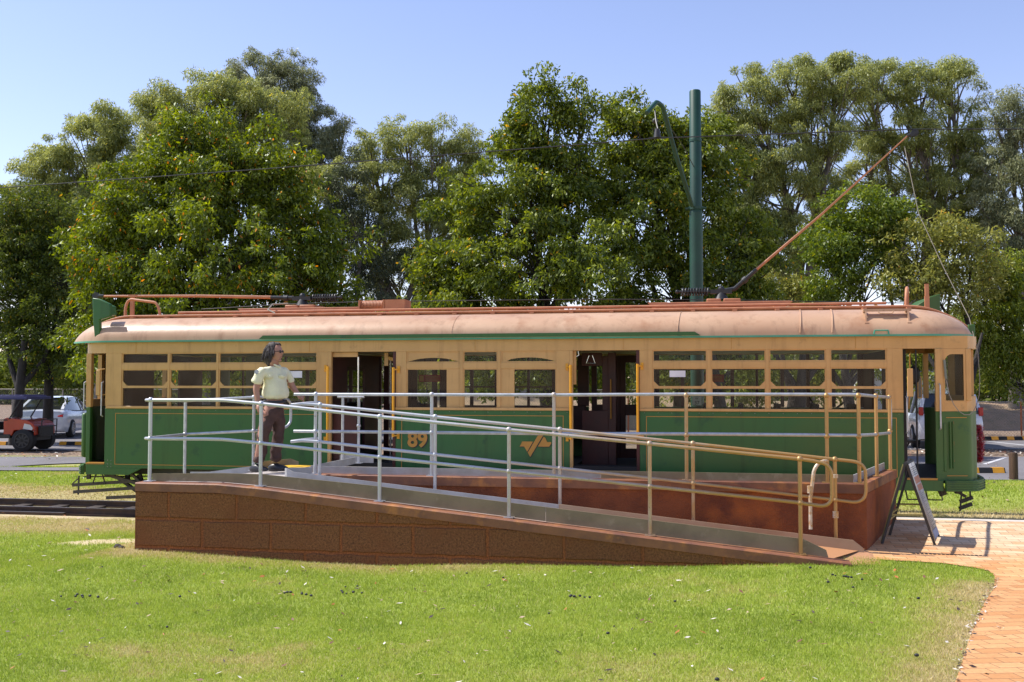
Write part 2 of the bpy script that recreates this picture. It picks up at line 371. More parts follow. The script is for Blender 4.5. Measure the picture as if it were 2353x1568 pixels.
# fallen leaves strewn on lawn
r = np.random.default_rng(21)
def flat_leaves(n, fx, fy, l0, l1):
    x = fx(n); y = fy(n); z = gz(x, y) + .018; a = r.uniform(0, 6.283, n); l = r.uniform(l0, l1, n); w = l * r.uniform(.25, .5, n)
    til = r.uniform(-.4, .4, n); ax = np.stack([np.cos(a), np.sin(a), til], -1) * l[:, None] / 2
    bx = np.stack([-np.sin(a), np.cos(a), r.uniform(-.5, .5, n)], -1) * w[:, None] / 2; c = np.stack([x, y, z + r.uniform(0, .012, n)], -1)
    v = np.stack([c - ax, c - bx * .9, c + ax, c + bx], 1); return v.reshape(-1, 3), np.repeat(r.random(n), 4)
q1 = flat_leaves(800, lambda n: r.uniform(-5, 5.2, n), lambda n: r.uniform(-8.8, -3.7, n), .014, .075)
q2 = flat_leaves(420, lambda n: r.uniform(-16, -3.9, n), lambda n: r.uniform(-4, 6.5, n), .04, .10)
q3 = flat_leaves(200, lambda n: r.uniform(5, 12, n), lambda n: r.uniform(1.5, 12, n), .05, .13)
ye = r.uniform(-8.6, -3.6, 260); q4v = flat_leaves(260, lambda n: lawn_edge(ye) + r.normal(0, .025, n), lambda n: ye, .015, .05)
q5 = flat_leaves(900, lambda n: r.uniform(8, 17, n), lambda n: r.uniform(14.0, 16.9, n), .06, .14)
q6 = flat_leaves(900, lambda n: r.uniform(-20, -8, n), lambda n: r.uniform(9.8, 13, n), .06, .12)
m, nt, p = nodes('fallen_leaf'); p.inputs['Roughness'].default_value = .6
at = N(nt, 'Attribute', attribute_name='tint'); cr = N(nt, 'ValToRGB'); cr.color_ramp.interpolation = 'CONSTANT'; e = cr.color_ramp.elements
e[0].position = 0; e[0].color = (.045, .025, .018, 1); e[1].position = .3; e[1].color = (.17, .07, .04, 1)
for pos, cc in ((.5, (.42, .30, .19)), (.72, (.62, .56, .48)), (.92, (.40, .13, .03))): k = e.new(pos); k.color = c4(cc)
nt.links.new(at.outputs['Fac'], cr.inputs[0]); nt.links.new(cr.outputs[0], p.inputs['Base Color'])
Q = [q1, q2, q3, q4v, q5, q6]
lv = fast_mesh('fallen_leaves', np.concatenate([q[0] for q in Q]), 4, m, {'tint': np.concatenate([q[1] for q in Q])})
tag(lv, 'dry brown and pale fallen leaves strewn on the lawn and verges', 'leaves', kind='stuff')

# paving
def paver_mat(name, rot, c1, c2, rust=True):
    m, nt, p = nodes(name); p.inputs['Roughness'].default_value = .85
    tc = N(nt, 'TexCoord'); mp = N(nt, 'Mapping'); mp.inputs['Rotation'].default_value = (0, 0, rot); nt.links.new(tc.outputs['Object'], mp.inputs[0])
    b = N(nt, 'TexBrick'); b.inputs['Scale'].default_value = 1; b.inputs['Brick Width'].default_value = .23; b.inputs['Row Height'].default_value = .115
    b.inputs['Mortar Size'].default_value = .0035; b.inputs['Mortar Smooth'].default_value = .3; b.offset = .5
    b.inputs['Color1'].default_value = c4(c1); b.inputs['Color2'].default_value = c4(c2); b.inputs['Mortar'].default_value = (.20, .14, .10, 1); b.inputs['Bias'].default_value = 0
    nt.links.new(mp.outputs[0], b.inputs[0]); c = b.outputs[0]
    c = mix(nt, ramp(nt, noise(nt, 18, 5, .7), .3, .7), c, (.52, .40, .25), 'MIX') if 0 else c
    c = mix(nt, .55, c, mix(nt, ramp(nt, noise(nt, 30, 5, .7), .3, .7), (.9, .9, .9), (.55, .5, .45)), 'MULTIPLY')
    if rust:
        sp = N(nt, 'SeparateXYZ'); nt.links.new(tc.outputs['Object'], sp.inputs[0])
        ad = N(nt, 'Math', operation='MULTIPLY_ADD'); nt.links.new(sp.outputs['Y'], ad.inputs[0]); ad.inputs[1].default_value = -.55
        nz = N(nt, 'Math', operation='MULTIPLY'); nt.links.new(noise(nt, .8, 5, .6), nz.inputs[0]); nz.inputs[1].default_value = 1.6
        nt.links.new(nz.outputs[0], ad.inputs[2])
        c = mix(nt, ramp(nt, ad.outputs[0], 1.7, 2.3), c, mix(nt, 1.0, c, (1.0, .76, .50), 'MULTIPLY'))
    nt.links.new(c, p.inputs['Base Color'])
    hh = N(nt, 'Math', operation='SUBTRACT'); hh.inputs[0].default_value = 1; nt.links.new(b.outputs['Fac'], hh.inputs[1]); bump(nt, p, hh.outputs[0], .6, .004)
    return m
M['paver'] = paver_mat('clay_pavers', 0, (.78, .60, .40), (.62, .37, .19))
M['paverb'] = paver_mat('clay_pavers_border', R(-21), (.70, .50, .32), (.56, .34, .18))
mb = MB(); ys = np.arange(-12, -.36, .2)
def pz(x, y):
    a = float(gz(x, min(y, -3.2))) + .012; k = float(sstep(y, -2.6, -.5)); return a * (1 - k) + .265 * k
def paved_left(y):
    if y < -2.95: return float(lawn_edge(y))
    return 3.4
vsr = []
yy_ = sorted(set([round(float(v), 3) for v in ys] + [-2.95, -2.94, -3.3, -3.18, -3.05, -.35]))
for k, y in enumerate(yy_):
    x0 = paved_left(y); xs_ = [x0 + (14 - x0) * t for t in (0, .05, .1, .2, .3, .45, .6, .8, 1)]
    vsr += [(x, y, pz(x, y)) for x in xs_]
n9 = 9
mb.add(vsr, [(j * n9 + i, j * n9 + i + 1, (j + 1) * n9 + i + 1, (j + 1) * n9 + i) for j in range(len(yy_) - 1) for i in range(n9 - 1)])
struct(mb.build('paving', M['paver']), 'tan and orange brick paving')
mb = MB(); ey = [-12 + i * .2 for i in range(44)]
e0 = [(float(lawn_edge(y)) + .01, y) for y in ey if y < -3.5]; 
mb.wall([(x, y) for x, y in e0], 0, 1, .01); mb = MB()
vv = []
for x, y in e0: vv += [(x, y, pz(x, y) + .005), (x + .50, y - .17, pz(x + .5, y - .17) + .005)]
mb.add(vv, [(2 * i, 2 * i + 1, 2 * i + 3, 2 * i + 2) for i in range(len(e0) - 1)])
struct(mb.build('paving_border', M['paverb']), 'paver border course along the lawn')
# white concrete edge at the tramway side, drain slot
mb = MB(); mb.box(4.7, 16, -.349, -.22, -.3, .272); struct(mb.build('paving_edge', pm('edge_concrete', (.62, .56, .50), .8), None, .01), 'pale kerb at the far side of the paving')
mb = MB()
for i in range(110): x = 4.95 + i * .045; mb.box(x, x + .028, -2.52 + .16 * (x - 4.95), -2.47 + .16 * (x - 4.95), .10, pz(x, -2.5) + .006)
o = mb.build('drain_grate', M['black'], None, smooth=False); tag(o, 'thin slotted drain grate set in the brick paving', 'drain')

# car park, paths
def sheet(name, poly, z, mat, label=None):
    mb = MB(); n = len(poly); mb.add([(x, y, z) for x, y in poly], [tuple(range(n))]); o = mb.build(name, mat, smooth=False)
    return struct(o, label)
sheet('car_park_road', [(-60, 12.6), (-8, 13.0), (-8, 26), (-60, 24)], .012, M['asphalt'], 'grey asphalt car park')
sheet('path', [(-40, 6.0), (-17, 6.1), (-12.6, 6.75), (-9.5, 7.2), (-4, 7.3), (-4, 8.4), (-9.5, 8.3), (-11.0, 7.9), (-12.5, 7.55), (-13.3, 7.4), (-13.9, 7.7), (-13.3, 8.5), (-11.4, 9.9), (-9, 10.6), (-9, 11.4), (-12, 11.2), (-17, 10.3), (-40, 8.8)], .006, M['asphalt'], 'grey asphalt path')
sheet('road', [(2, 7.0), (9, 7.25), (30, 8.6), (30, 17), (10.2, 13.9), (2, 12.4)], .112, M['asphalt'], 'grey asphalt road')
sheet('far_road', [(2, 15.0), (11.2, 16.9), (30, 20.4), (30, 27), (12.6, 21.5), (2, 19.5)], .112, M['asphalt'], 'far lane of the car park')
for nm, a, b, w, mt in (('bay_line', (8.9, 9.6), (7.2, 9.3), .08, 'paint'), ('bay_line', (10.4, 13.5), (9.3, 11.2), .1, 'paint'), ('bay_line', (9.6, 9.2), (11.5, 8.2), .1, 'yellow'), ('bay_line', (7.3, 9.4), (8.3, 8.1), .22, 'yellow'), ('bay_line', (12.0, 21.0), (12.6, 18.9), .1, 'paint')):
    mb = MB(); mb.bar((a[0], a[1], .1165), (b[0], b[1], .1165), w, .003); o = mb.build(nm, M[mt], smooth=False); struct(o)

# tramway track
def rail(name, y, z, x0, x1, label):
    t = thing(name, label, 'rail', (x0, y, z - .12))
    mb = MB(); mb.box(x0, x1, y - .035, y + .035, z - .03, z - .002); mb.box(x0, x1, y - .008, y + .008, z - .10, z - .03); mb.box(x0, x1, y - .06, y + .06, z - .13, z - .10)
    mb.build('rail_web', M['railsteel'], t, smooth=False)
    mb = MB(); mb.box(x0, x1, y - .03, y + .03, z - .002, z); mb.build('rail_head', M['railtop'], t, smooth=False)
rail('rail', .62, .01, -40, 4.4, 'near steel rail of the tram track at the left of the block wall')
rail('rail', 2.05, -.05, -40, 40, 'far steel rail of the tram track beside the worn grass')
rail('check_rail', .40, -.045, -40, -7.4, 'short outer rail with a bright edge in front of the near rail')
for i in range(26):
    x = -15 + i * .72; mb = MB(); mb.box(-.11, .11, -1.2, 1.2, -.1, 0); o = mb.build('sleeper', M['sleeper'], None, .01); o.location = (x, 1.33, -.135)
    tag(o, 'dark timber sleeper half buried under the tram rails', 'sleeper', 'sleepers under the tram track')
# ---------------------------------------------------------------- ramp and platform
def zr(x): return .855 - .099 * (max(x, -2.28) + 2.28) if x > -2.7 else .895
def block_mat():
    m, nt, p = nodes('split_faced_block'); p.inputs['Roughness'].default_value = .95
    tc = N(nt, 'TexCoord'); sp = N(nt, 'SeparateXYZ'); nt.links.new(tc.outputs['Object'], sp.inputs[0])
    cb = N(nt, 'CombineXYZ'); nt.links.new(sp.outputs['X'], cb.inputs['X']); 
    az = N(nt, 'Math', operation='MULTIPLY_ADD'); nt.links.new(sp.outputs['Y'], az.inputs[0]); az.inputs[1].default_value = 0.0; az.inputs[2].default_value = 0
    zo = N(nt, 'Math', operation='ADD'); nt.links.new(sp.outputs['Z'], zo.inputs[0]); zo.inputs[1].default_value = .475
    nt.links.new(zo.outputs[0], cb.inputs['Y'])
    wv = N(nt, 'VectorMath', operation='ADD'); nz = nt.nodes.new('ShaderNodeTexNoise'); nz.inputs['Scale'].default_value = 5; nt.links.new(tc.outputs['Object'], nz.inputs[0])
    sc = N(nt, 'VectorMath', operation='SCALE'); sc.inputs['Scale'].default_value = .035; nt.links.new(nz.outputs[1], sc.inputs[0])
    nt.links.new(cb.outputs[0], wv.inputs[0]); nt.links.new(sc.outputs[0], wv.inputs[1])
    b = N(nt, 'TexBrick'); b.inputs['Scale'].default_value = 1; b.inputs['Brick Width'].default_value = .83; b.inputs['Row Height'].default_value = .325
    b.inputs['Mortar Size'].default_value = .026; b.inputs['Mortar Smooth'].default_value = .6; b.offset = .5
    for k, c in (('Color1', (.38, .165, .062)), ('Color2', (.29, .125, .052)), ('Mortar', (.44, .15, .045))): b.inputs[k].default_value = c4(c)
    nt.links.new(wv.outputs[0], b.inputs[0])
    grit_pits = noise(nt, 46, 6, .9); stain = ramp(nt, noise(nt, 1.4, 5, .65), .46, .66)
    c = mix(nt, ramp(nt, grit_pits, .36, .64), mix(nt, 1.0, b.outputs[0], (.22, .18, .17), 'MULTIPLY'), mix(nt, 1.0, b.outputs[0], (1.55, 1.45, 1.3), 'MULTIPLY'))  # speckle; its dark end paints shaded pits into the colour in place of relief
    c = mix(nt, stain, c, mix(nt, .65, c, (.30, .095, .028))); nt.links.new(c, p.inputs['Base Color'])
    h = N(nt, 'Math', operation='MULTIPLY_ADD'); nt.links.new(b.outputs['Fac'], h.inputs[0]); h.inputs[1].default_value = -1.2; nt.links.new(grit_pits, h.inputs[2])
    bump(nt, p, h.outputs[0], 1.0, .035); return m
M['block'] = block_mat()
M['block2'] = pm('rust_stained_wall', (.27, .080, .028), .95, col2=(.15, .042, .019), sc=1.6, col3=(.38, .11, .026), sc3=2.2, lo3=.5, hi3=.7, bp=1, bsc=45, bd=.025)
M['coping'] = pm('rust_stained_coping', (.27, .105, .045), .6, col2=(.15, .058, .035), sc=2.5, col3=(.42, .16, .04), sc3=4, lo3=.55, hi3=.7, bp=.35, bsc=30, bd=.01)
M['plateout'] = pm('kerb_plate_stained', (.27, .215, .125), .65, metal=.1, col2=(.20, .16, .09), sc=3, col3=(.33, .27, .17), sc3=5, bp=.1)
M['plateend'] = pm('kerb_plate_rusty', (.42, .30, .19), .6, metal=.1, col2=(.36, .24, .14), sc=2.2, bp=.1)
ramp_t = thing('access_ramp', 'long switchback access ramp of dark rough blocks with steel kerbs beside the tram', 'ramp', (0, -3, .1))
FY = -3.6
XW = [-3.76, -2.75, -2.28, -1, 0, 1, 2, 3, 3.75, 4.15]
def ztop(x): return .895 if x < -2.7 else (.875 if x < -2.3 else zr(x) + .008)
# block walls: front, left return, platform front, platform right end
mb = MB()
pts = [(x, ztop(x) - .095) for x in XW if x < 4.1]
mb.prism([(-3.76, -.25)] + [(3.75, -.25)] + pts[::-1], FY + .012, FY + .22)
o = mb.build('block_wall', M['block'], ramp_t, smooth=False)
mb = MB(); mb.prism([(-3.76, FY + .225), (-3.54, FY + .225), (-4.15, -1.45), (-4.37, -1.45)], -.25, .70, 'z'); mb.build('side_wall', M['block2'], ramp_t, smooth=False)
mb = MB(); mb.prism([(-2.25, -2.44), (4.485, -2.44), (5.17, -.42), (-2.25, -.42)], -.2, .80, 'z'); mb.build('platform_wall', M['block2'], ramp_t, smooth=False)
# copings (rounded edge)
mb = MB()
for x0, x1 in zip(XW[:-1], XW[1:]):
    z0, z1 = ztop(x0), ztop(x1)
    prof = [(0, -.10), (0, -.012), (.012, 0), (.19, 0), (.19, -.10)]
    vs = [(x0, FY - .004 + a, max(z0, .0) + b) for a, b in prof] + [(x1, FY - .004 + a, z1 + b) for a, b in prof]; n = 5
    mb.add(vs, [tuple(range(n)), tuple(range(n, 2 * n))] + [(i, (i + 1) % n, (i + 1) % n + n, i + n) for i in range(n)])
mb.build('coping', M['coping'], ramp_t, smooth=False)
mb = MB(); mb.prism([(-2.15, -2.47), (4.475, -2.47), (5.19, -.40), (5.02, -.40), (4.35, -2.27), (-2.15, -2.27)], .802, .915, 'z'); mb.build('platform_coping', M['coping'], ramp_t, .008)
# decks
m_, nt_, p_ = nodes('deck_rust_to_foot'); p_.inputs['Roughness'].default_value = .85
tc_ = N(nt_, 'TexCoord'); sp_ = N(nt_, 'SeparateXYZ'); nt_.links.new(tc_.outputs['Object'], sp_.inputs[0])
ma_ = N(nt_, 'Math', operation='MULTIPLY_ADD'); nt_.links.new(noise(nt_, 3, 5, .7), ma_.inputs[0]); ma_.inputs[1].default_value = 3; nt_.links.new(sp_.outputs['X'], ma_.inputs[2])
nt_.links.new(mix(nt_, ramp(nt_, ma_.outputs[0], 1.5, 4.8), mix(nt_, ramp(nt_, noise(nt_, 8, 5, .7), .35, .65), (.42, .38, .36), (.35, .31, .29)), (.42, .20, .085)), p_.inputs['Base Color']); bump(nt_, p_, noise(nt_, 120, 4, .6), .2, .01); M['deckc'] = m_
mb = MB()
mb.add([(-3.7, -3.42, .885), (-2.28, -3.42, .862), (-2.28, -1.3, .89), (-3.15, -1.56, .86), (-3.9, -1.56, .73), (-4.2, -1.6, .72)], [(0, 1, 2, 3, 4, 5)])
mb.add([(-2.28, -3.42, .862), (3.98, -3.42, zr(3.98)), (4.45, -2.5, zr(4.3)), (-2.28, -2.5, .862)], [(0, 1, 2, 3)])
mb.add([(-2.28, -2.5, .862), (-2.1, -2.3, .893), (-2.28, -1.3, .89)], [(0, 1, 2)])
mb.add([(-3.15, -1.56, .866), (-2.28, -1.3, .862), (-2.1, -2.3, .845), (4.36, -2.3, .83), (5.05, -.42, .82), (-2.9, -.3, .83)], [(0, 1, 2, 3, 4, 5)])
mb.build('deck', M['deckc'], ramp_t, smooth=False)
mb = MB(); mb.box(-3.05, -2.58, -1.62, -1.1, .897, .906); mb.build('tactile_strip', M['yellow'], ramp_t)
# sloping apron where the ramp meets the paving
mb = MB(); mb.add([(3.75, -3.42, .225), (3.90, FY, .19), (4.5, -3.25, .165), (4.55, -2.75, .165), (4.43, -2.5, .20)], [(0, 1, 2, 3, 4)]); mb.build('apron', pm('apron_orange', (.46, .235, .12), .8, sc=4), ramp_t, smooth=False)
# kerb plates
def kerb(name, path, z0, z1, t=.012, mat='plate'):
    mb = MB(); mb.wall(path, z0, z1, t); return mb.build(name, M[mat], ramp_t, smooth=False)
xs = [-3.665, -2.78, -2.28, -1, 0, 1]
kerb('kerb', [(x, -3.40) for x in xs], [ztop(x) + .003 for x in xs], [.98, 1.0, .995] + [zr(x) + .165 for x in xs[3:]], mat='plateout')
xs = [1.004, 2, 3, 3.70]
kerb('kerb', [(x, -3.40) for x in xs] + [(3.93, -3.40), (3.95, -3.40)], [zr(x) + .008 for x in xs] + [zr(3.93) - .01] * 2, [zr(x) + .165 for x in xs] + [zr(3.93) + .08, zr(3.95) + .01], mat='plateout')
xs = [-2.20, -1, 0, 1.05]
def rnd(c, r, a0, a1, n=5): return [(c[0] + r * math.cos(R(a0 + (a1 - a0) * k / n)), c[1] + r * math.sin(R(a0 + (a1 - a0) * k / n))) for k in range(n + 1)]
pth = [(-2.08, -2.42)] + rnd((-2.26, -2.62), .08, 150, 250) + [(x, -2.70) for x in xs]
kerb('kerb', pth, [.90] * 2 + [.875] * 5 + [zr(x) for x in xs], [1.0] * 7 + [zr(x) + .115 for x in xs])
xs = [1.055, 2, 3, 4, 4.3]
kerb('kerb', [(x, -2.70) for x in xs] + [(4.40, -2.70), (4.41, -2.70)], [zr(x) for x in xs] + [zr(4.4)] * 2, [zr(x) + .12 for x in xs] + [zr(4.4) + .05, zr(4.4) + .02], mat='plateend')
kerb('kerb', [(-2.12, -2.30), (-1.5, -2.33), (1.5, -2.33)], .905, 1.003)
kerb('kerb', [(1.503, -2.33), (4.36, -2.33)], .905, 1.003, mat='plateout')
kerb('kerb', [(4.37, -2.33), (5.03, -.44)], .905, 1.003)
kerb('kerb', [(-2.15, -2.25), (-2.12, -1.2), (-2.14, -.62)], .90, [1.003, 1.0, .99])
kerb('kerb', [(-4.15, -1.60), (-3.88, -1.60), (-3.22, -1.60), (-3.16, -1.60)], [.70, .70, .86, .88], [.835, .84, .93, .985])
kerb('kerb', [(-3.15, -1.59), (-2.95, -1.0), (-2.88, -.9)], .89, [.985, .985, .94], mat='plateout')
kerb('kerb', [(-2.45, -.42), (-2.05, -.40), (-1.95, -.40)], .893, 1.0)

# ---------------------------------------------------------------- pipe handrails
RP = .0215
def arc(p0, c, p1, n=6):
    """rounded corner at c between p0 and p1"""
    p0, c, p1 = Vector(p0), Vector(c), Vector(p1)
    return [(1 - t) ** 2 * p0 + 2 * t * (1 - t) * c + t * t * p1 for t in [k / n for k in range(n + 1)]]
def steelmat(k): return M['steel'] if k == 0 else M['steelrust']
m_, nt_, p_ = nodes('galvanised_steel_rusty'); p_.inputs['Roughness'].default_value = .45; p_.inputs['Metallic'].default_value = .35
c_ = mix(nt_, ramp(nt_, noise(nt_, 9, 6, .75), .42, .60), (.62, .58, .50), (.46, .27, .11)); c_ = mix(nt_, ramp(nt_, noise(nt_, 30, 5, .7), .62, .7), c_, (.16, .085, .04))
nt_.links.new(c_, p_.inputs['Base Color']); M['steelrust'] = m_
m_, nt_, p_ = nodes('galvanised_steel_mixed'); p_.inputs['Roughness'].default_value = .4; p_.inputs['Metallic'].default_value = .45
tc_ = N(nt_, 'TexCoord'); sp_ = N(nt_, 'SeparateXYZ'); nt_.links.new(tc_.outputs['Object'], sp_.inputs[0])
ma_ = N(nt_, 'Math', operation='MULTIPLY_ADD'); nt_.links.new(noise(nt_, 5, 5, .7), ma_.inputs[0]); ma_.inputs[1].default_value = 3.2; nt_.links.new(sp_.outputs['X'], ma_.inputs[2])
c_ = mix(nt_, ramp(nt_, ma_.outputs[0], 1.2, 4.6), (.52, .53, .55), (.46, .27, .10)); c_ = mix(nt_, ramp(nt_, noise(nt_, 26, 5, .75), .62, .72), c_, (.24, .12, .05)); nt_.links.new(c_, p_.inputs['Base Color']); M['steelmix'] = m_
def railing(label, posts, rails, mat='steelmix', knobs=True, rmat=None, base=True, loc=None, group='handrails of the ramp'):
    t = thing('handrail', label, 'handrail', loc or posts[0][0], group)
    for (b, top, mids) in posts:
        mb = MB(); mb.tube([b, top], RP, 12)
        if base: mb.box(b[0] - .055, b[0] + .055, b[1] - .05, b[1] + .05, b[2], b[2] + .008)
        mb.build('post', M[mat], t)
        if knobs:
            for z in mids:
                mb = MB(); mb.ball((top[0] + (b[0] - top[0]) * ((top[2] - z) / (top[2] - b[2])), top[1], z), .033, 14, 10); mb.build('knob', M[mat], t)
    for path in rails:
        mb = MB(); mb.tube(path, .0190, 12); mb.build('rail', M[rmat or mat], t)
    return t
# outer ramp rail
YO = -3.46
def zo(x):
    return 1.843 if x < -2.8 else 1.843 - .1 * (x + 2.8) * .985 if x > -2.5 else 1.843 - (x + 2.8) * .07
PX = [-3.66, -2.28, -.862, .608, 2.13, 3.67]
posts = []
for x in PX:
    zt = {-3.66: 1.843, -2.28: 1.806, -.862: 1.665, .608: 1.532, 2.13: 1.397, 3.67: 1.257}[x]
    zb = ztop(x) + .002; posts.append(((x, YO, zb), (x, YO, zt), [zt, zt - .45]))
tz = {p[0][0]: p[1][2] for p in posts}
def outr(dz): return [(-3.68, YO, 1.843 - dz), (-2.95, YO, 1.846 - dz), (-2.75, YO, 1.843 - dz), (-2.6, YO, 1.832 - dz)] + [(x, YO, tz[x] - dz) for x in PX[1:]]
x, z = 3.67, 1.257
loop = arc((3.67, YO, z), (3.84, YO, z - .02), (3.86, YO, z - .03), 2)[1:] + arc((3.86, YO, z - .03), (3.985, YO, z - .045), (3.985, YO, z - .17)) + arc((3.985, YO, z - .36), (3.985, YO, z - .49), (3.85, YO, z - .475)) + [(3.67, YO, z - .452)]
railing('front handrail of the ramp with five sloping bays and a rounded end', posts, [outr(0) + loop[:-0 or None], outr(.45)], 'steelmix')
# left end rail: turns the corner and runs back along the landing
p427 = (-4.22, -1.62); p585 = (-3.225, -1.62)
mids = [1.40]
tl = railing('handrail round the far left corner of the landing behind the person',
    [((p427[0], p427[1], .75), (p427[0], p427[1], 1.80), [1.345]), ((p585[0], p585[1], .87), (p585[0], p585[1], 1.85), [1.85, 1.40])],
    [[(-3.68, YO, 1.843), (-3.74, YO + .04, 1.842), (-4.20, -1.68, 1.80), (-4.2, -1.62, 1.80), (-3.225, -1.62, 1.85), (-3.12, -1.5, 1.85)] + arc((-3.04, -1.24, 1.84), (-2.96, -1.0, 1.83), (-2.96, -1.0, 1.72)) + arc((-2.96, -1.0, 1.55), (-2.96, -1.0, 1.42), (-3.04, -1.2, 1.41)) + [(-3.12, -1.5, 1.40), (-3.225, -1.62, 1.40), (-4.2, -1.62, 1.345), (-4.2, -1.68, 1.345), (-3.74, YO + .04, 1.392), (-3.68, YO, 1.393)]], 'steel')
# inner ramp rail
YI = -2.56; PI_ = [-1.92, -.463, 1.045, 2.578, 4.135]; zi = [1.773, 1.636, 1.497, 1.35, 1.192]
posts = [((x, YI, zr(x)), (x, YI, z), [z, z - .45]) for x, z in zip(PI_, zi)]
inr = lambda dz: [(-2.0, -2.36, 1.80 - dz)] + [(-2.15, -2.45, 1.79 - dz), (-2.27, -2.6, 1.775 - dz), (-2.25, -2.66, 1.775 - dz), (-2.15, YI - .02, 1.785 - dz)] + [(x, YI, z - dz) for x, z in zip(PI_, zi)]
x, z = 4.135, 1.192
lp = arc((4.3, YI, z - .015), (4.46, YI, z - .03), (4.46, YI, z - .15)) + arc((4.46, YI, z - .34), (4.46, YI, z - .47), (4.32, YI, z - .47)) + [(4.135, YI, z - .45)]
railing('inner handrail between the ramp and the raised platform', posts, [inr(0) + lp, inr(.45)], 'steelmix')
# rusty clamp brackets near the ramp foot
t = thing('pipe_bracket', 'rusty drop pipe with clamps beside the rounded ends at the ramp foot', 'bracket', (3.86, -2.6, .4))
mb = MB(); mb.tube(arc((4.06, -2.56, 1.18), (3.93, -2.6, 1.17), (3.90, -2.62, 1.05)) + [(3.86, -2.62, .75), (3.86, -2.62, .42)], .021, 10); mb.build('pipe', M['steelrust'], t)
for a_, b_ in (((3.86, -2.62, .82), (3.86, -2.62, .90)), ((4.13, -2.6, .55), (4.13, -2.6, .62)), ((4.13, -2.6, .99), (4.13, -2.6, 1.03))): mb = MB(); mb.tube([a_, b_], .033, 10); mb.build('clamp', M['steelrust'], t)
# platform rail
YP = -2.39; PP = [-2.045, -.552, .951, 2.504, 4.073, 4.42]
ends = [(4.76, -1.48), (5.08, -.56)]
posts = [((x, YP, .915), (x, YP, 1.90), [1.90, 1.44]) for x in PP]
for x, y in ends: posts.append(((x, y, .917), (x, y, 1.885 if y < -1 else 1.86), [1.885 if y < -1 else 1.86, 1.42]))
rl = lambda z: [(-2.33, YP, z), (-2.045, YP, z)] + [(x, YP, z + (.012 if x > 2 else 0)) for x in PP[1:]] + [(4.76, -1.48, z - .02), (5.08, -.56, z - .045)]
railing('level handrail along the front and right end of the raised platform', posts, [rl(1.90) + arc((5.09, -.5, 1.86), (5.13, -.35, 1.86), (5.13, -.35, 1.7))[0:] + arc((5.13, -.35, 1.6), (5.13, -.35, 1.42), (5.08, -.56, 1.40))[0:], rl(1.44)], 'steelmix', rmat='steel')
# small rail by the tram door
railing('short white handrail standing beside the left tram door', [((-2.38, -.5, .895), (-2.38, -.5, 1.84), []), ((-2.14, -.5, .895), (-2.14, -.5, 1.84), [1.43])],
        [[(-2.46, -.5, 1.842), (-2.06, -.5, 1.842)]], 'steel')

# ---------------------------------------------------------------- tram
T = thing('tram', 'green and cream vintage tram with salmon roof and raised trolley pole', 'tram', (-.5, 1.3, 0))
def part(name, mb, mat, parent=None, **k): return mb.build(name, M[mat], parent or T, **k)
RE = [(5.36, 0), (5.77, .015), (5.86, .02), (6.18, .07), (6.28, .20), (6.38, .42), (6.44, .8), (6.46, 1.3), (6.44, 1.8), (6.38, 2.18), (6.28, 2.40), (6.18, 2.53), (5.86, 2.58), (5.36, 2.6)]
LE = [(-6.46, 0), (-6.74, .07), (-6.85, .14), (-6.96, .28), (-7.04, .50), (-7.10, .85), (-7.12, 1.3), (-7.10, 1.75), (-7.04, 2.1), (-6.96, 2.32), (-6.85, 2.46), (-6.72, 2.55), (-6.46, 2.6)]
# green panels
for x0, x1 in ((-6.46, -2.80), (-1.745, .839), (1.83, 5.36)):
    mb = MB(); mb.box(x0, x1, 0, .05, .72, 1.645); body = part('side_panel', mb, 'green', bevel=.004)
    # gold lining
    a, b = x0 + (.18 if x0 < -5 else .09), x1 - .09; zt, zb = 1.565, .775; w = .009
    mb = MB(); Y = (-.0045, -.0005)
    for q in ((a, b, zt, zt + w), (a, b, zb, zb + w), (a, a + w, zb + w, zt), (b - w, b, zb + w, zt)): mb.box(q[0], q[1], Y[0], Y[1], q[2], q[3])
    mb.build('gold_lining', M['gold'], body)
mb = MB(); mb.box(-6.4, -2.8, 2.55, 2.6, .72, 1.645); part('far_side_panel', mb, 'green'); mb = MB(); mb.box(1.83, 5.36, 2.55, 2.6, .72, 1.645); part('far_side_panel', mb, 'green'); mb = MB(); mb.box(-1.745, .839, 2.55, 2.6, .72, 1.645); part('far_side_panel', mb, 'green')
# sills, fascia
for x0, x1 in ((-6.44, -2.80), (-1.745, .839), (1.83, 5.36)):
    mb = MB(); mb.box(x0, x1, -.022, .055, 1.645, 1.684); part('sill', mb, 'cream', bevel=.006)
mb = MB(); mb.wall([(-6.46, 0), (5.36, 0)], 2.505, 2.675, .05); part('fascia', mb, 'cream', bevel=.003)
mb = MB(); mb.wall([(x + (.02 if i > 2 else 0), y) for i, (x, y) in enumerate(RE)][:8] + RE[8:], 2.505, 2.675, .05); part('fascia', mb, 'cream', smooth=True)
mb = MB(); mb.wall(LE[::-1], 2.505, 2.675, .05); part('fascia', mb, 'cream')
mb = MB(); mb.wall([(5.36, 2.6), (-6.46, 2.6)], 2.505, 2.675, .05); part('fascia', mb, 'cream')
# fascia joints and screw heads under the sill
for x in (-5.95, -3.1, -.55, 1.6, 3.1, 4.75):
    mb = MB(); mb.box(x, x + .006, -.0035, -.0005, 2.51, 2.668); part('fascia_joint', mb, 'gold')
mb = MB()
for x0, x1 in ((-6.3, -2.9), (-1.7, .8), (1.9, 5.3)):
    n = int((x1 - x0) / .17)
    for i in range(n): mb.ball((x0 + (x1 - x0) * i / (n - 1), -.001, 1.622), .007, 6, 4)
for z in (.74, .78, .84): mb.ball((-6.40, -.001, z), .009, 6, 4); mb.ball((-6.34, -.001, z), .009, 6, 4)
part('rivets', mb, 'panelgrey')
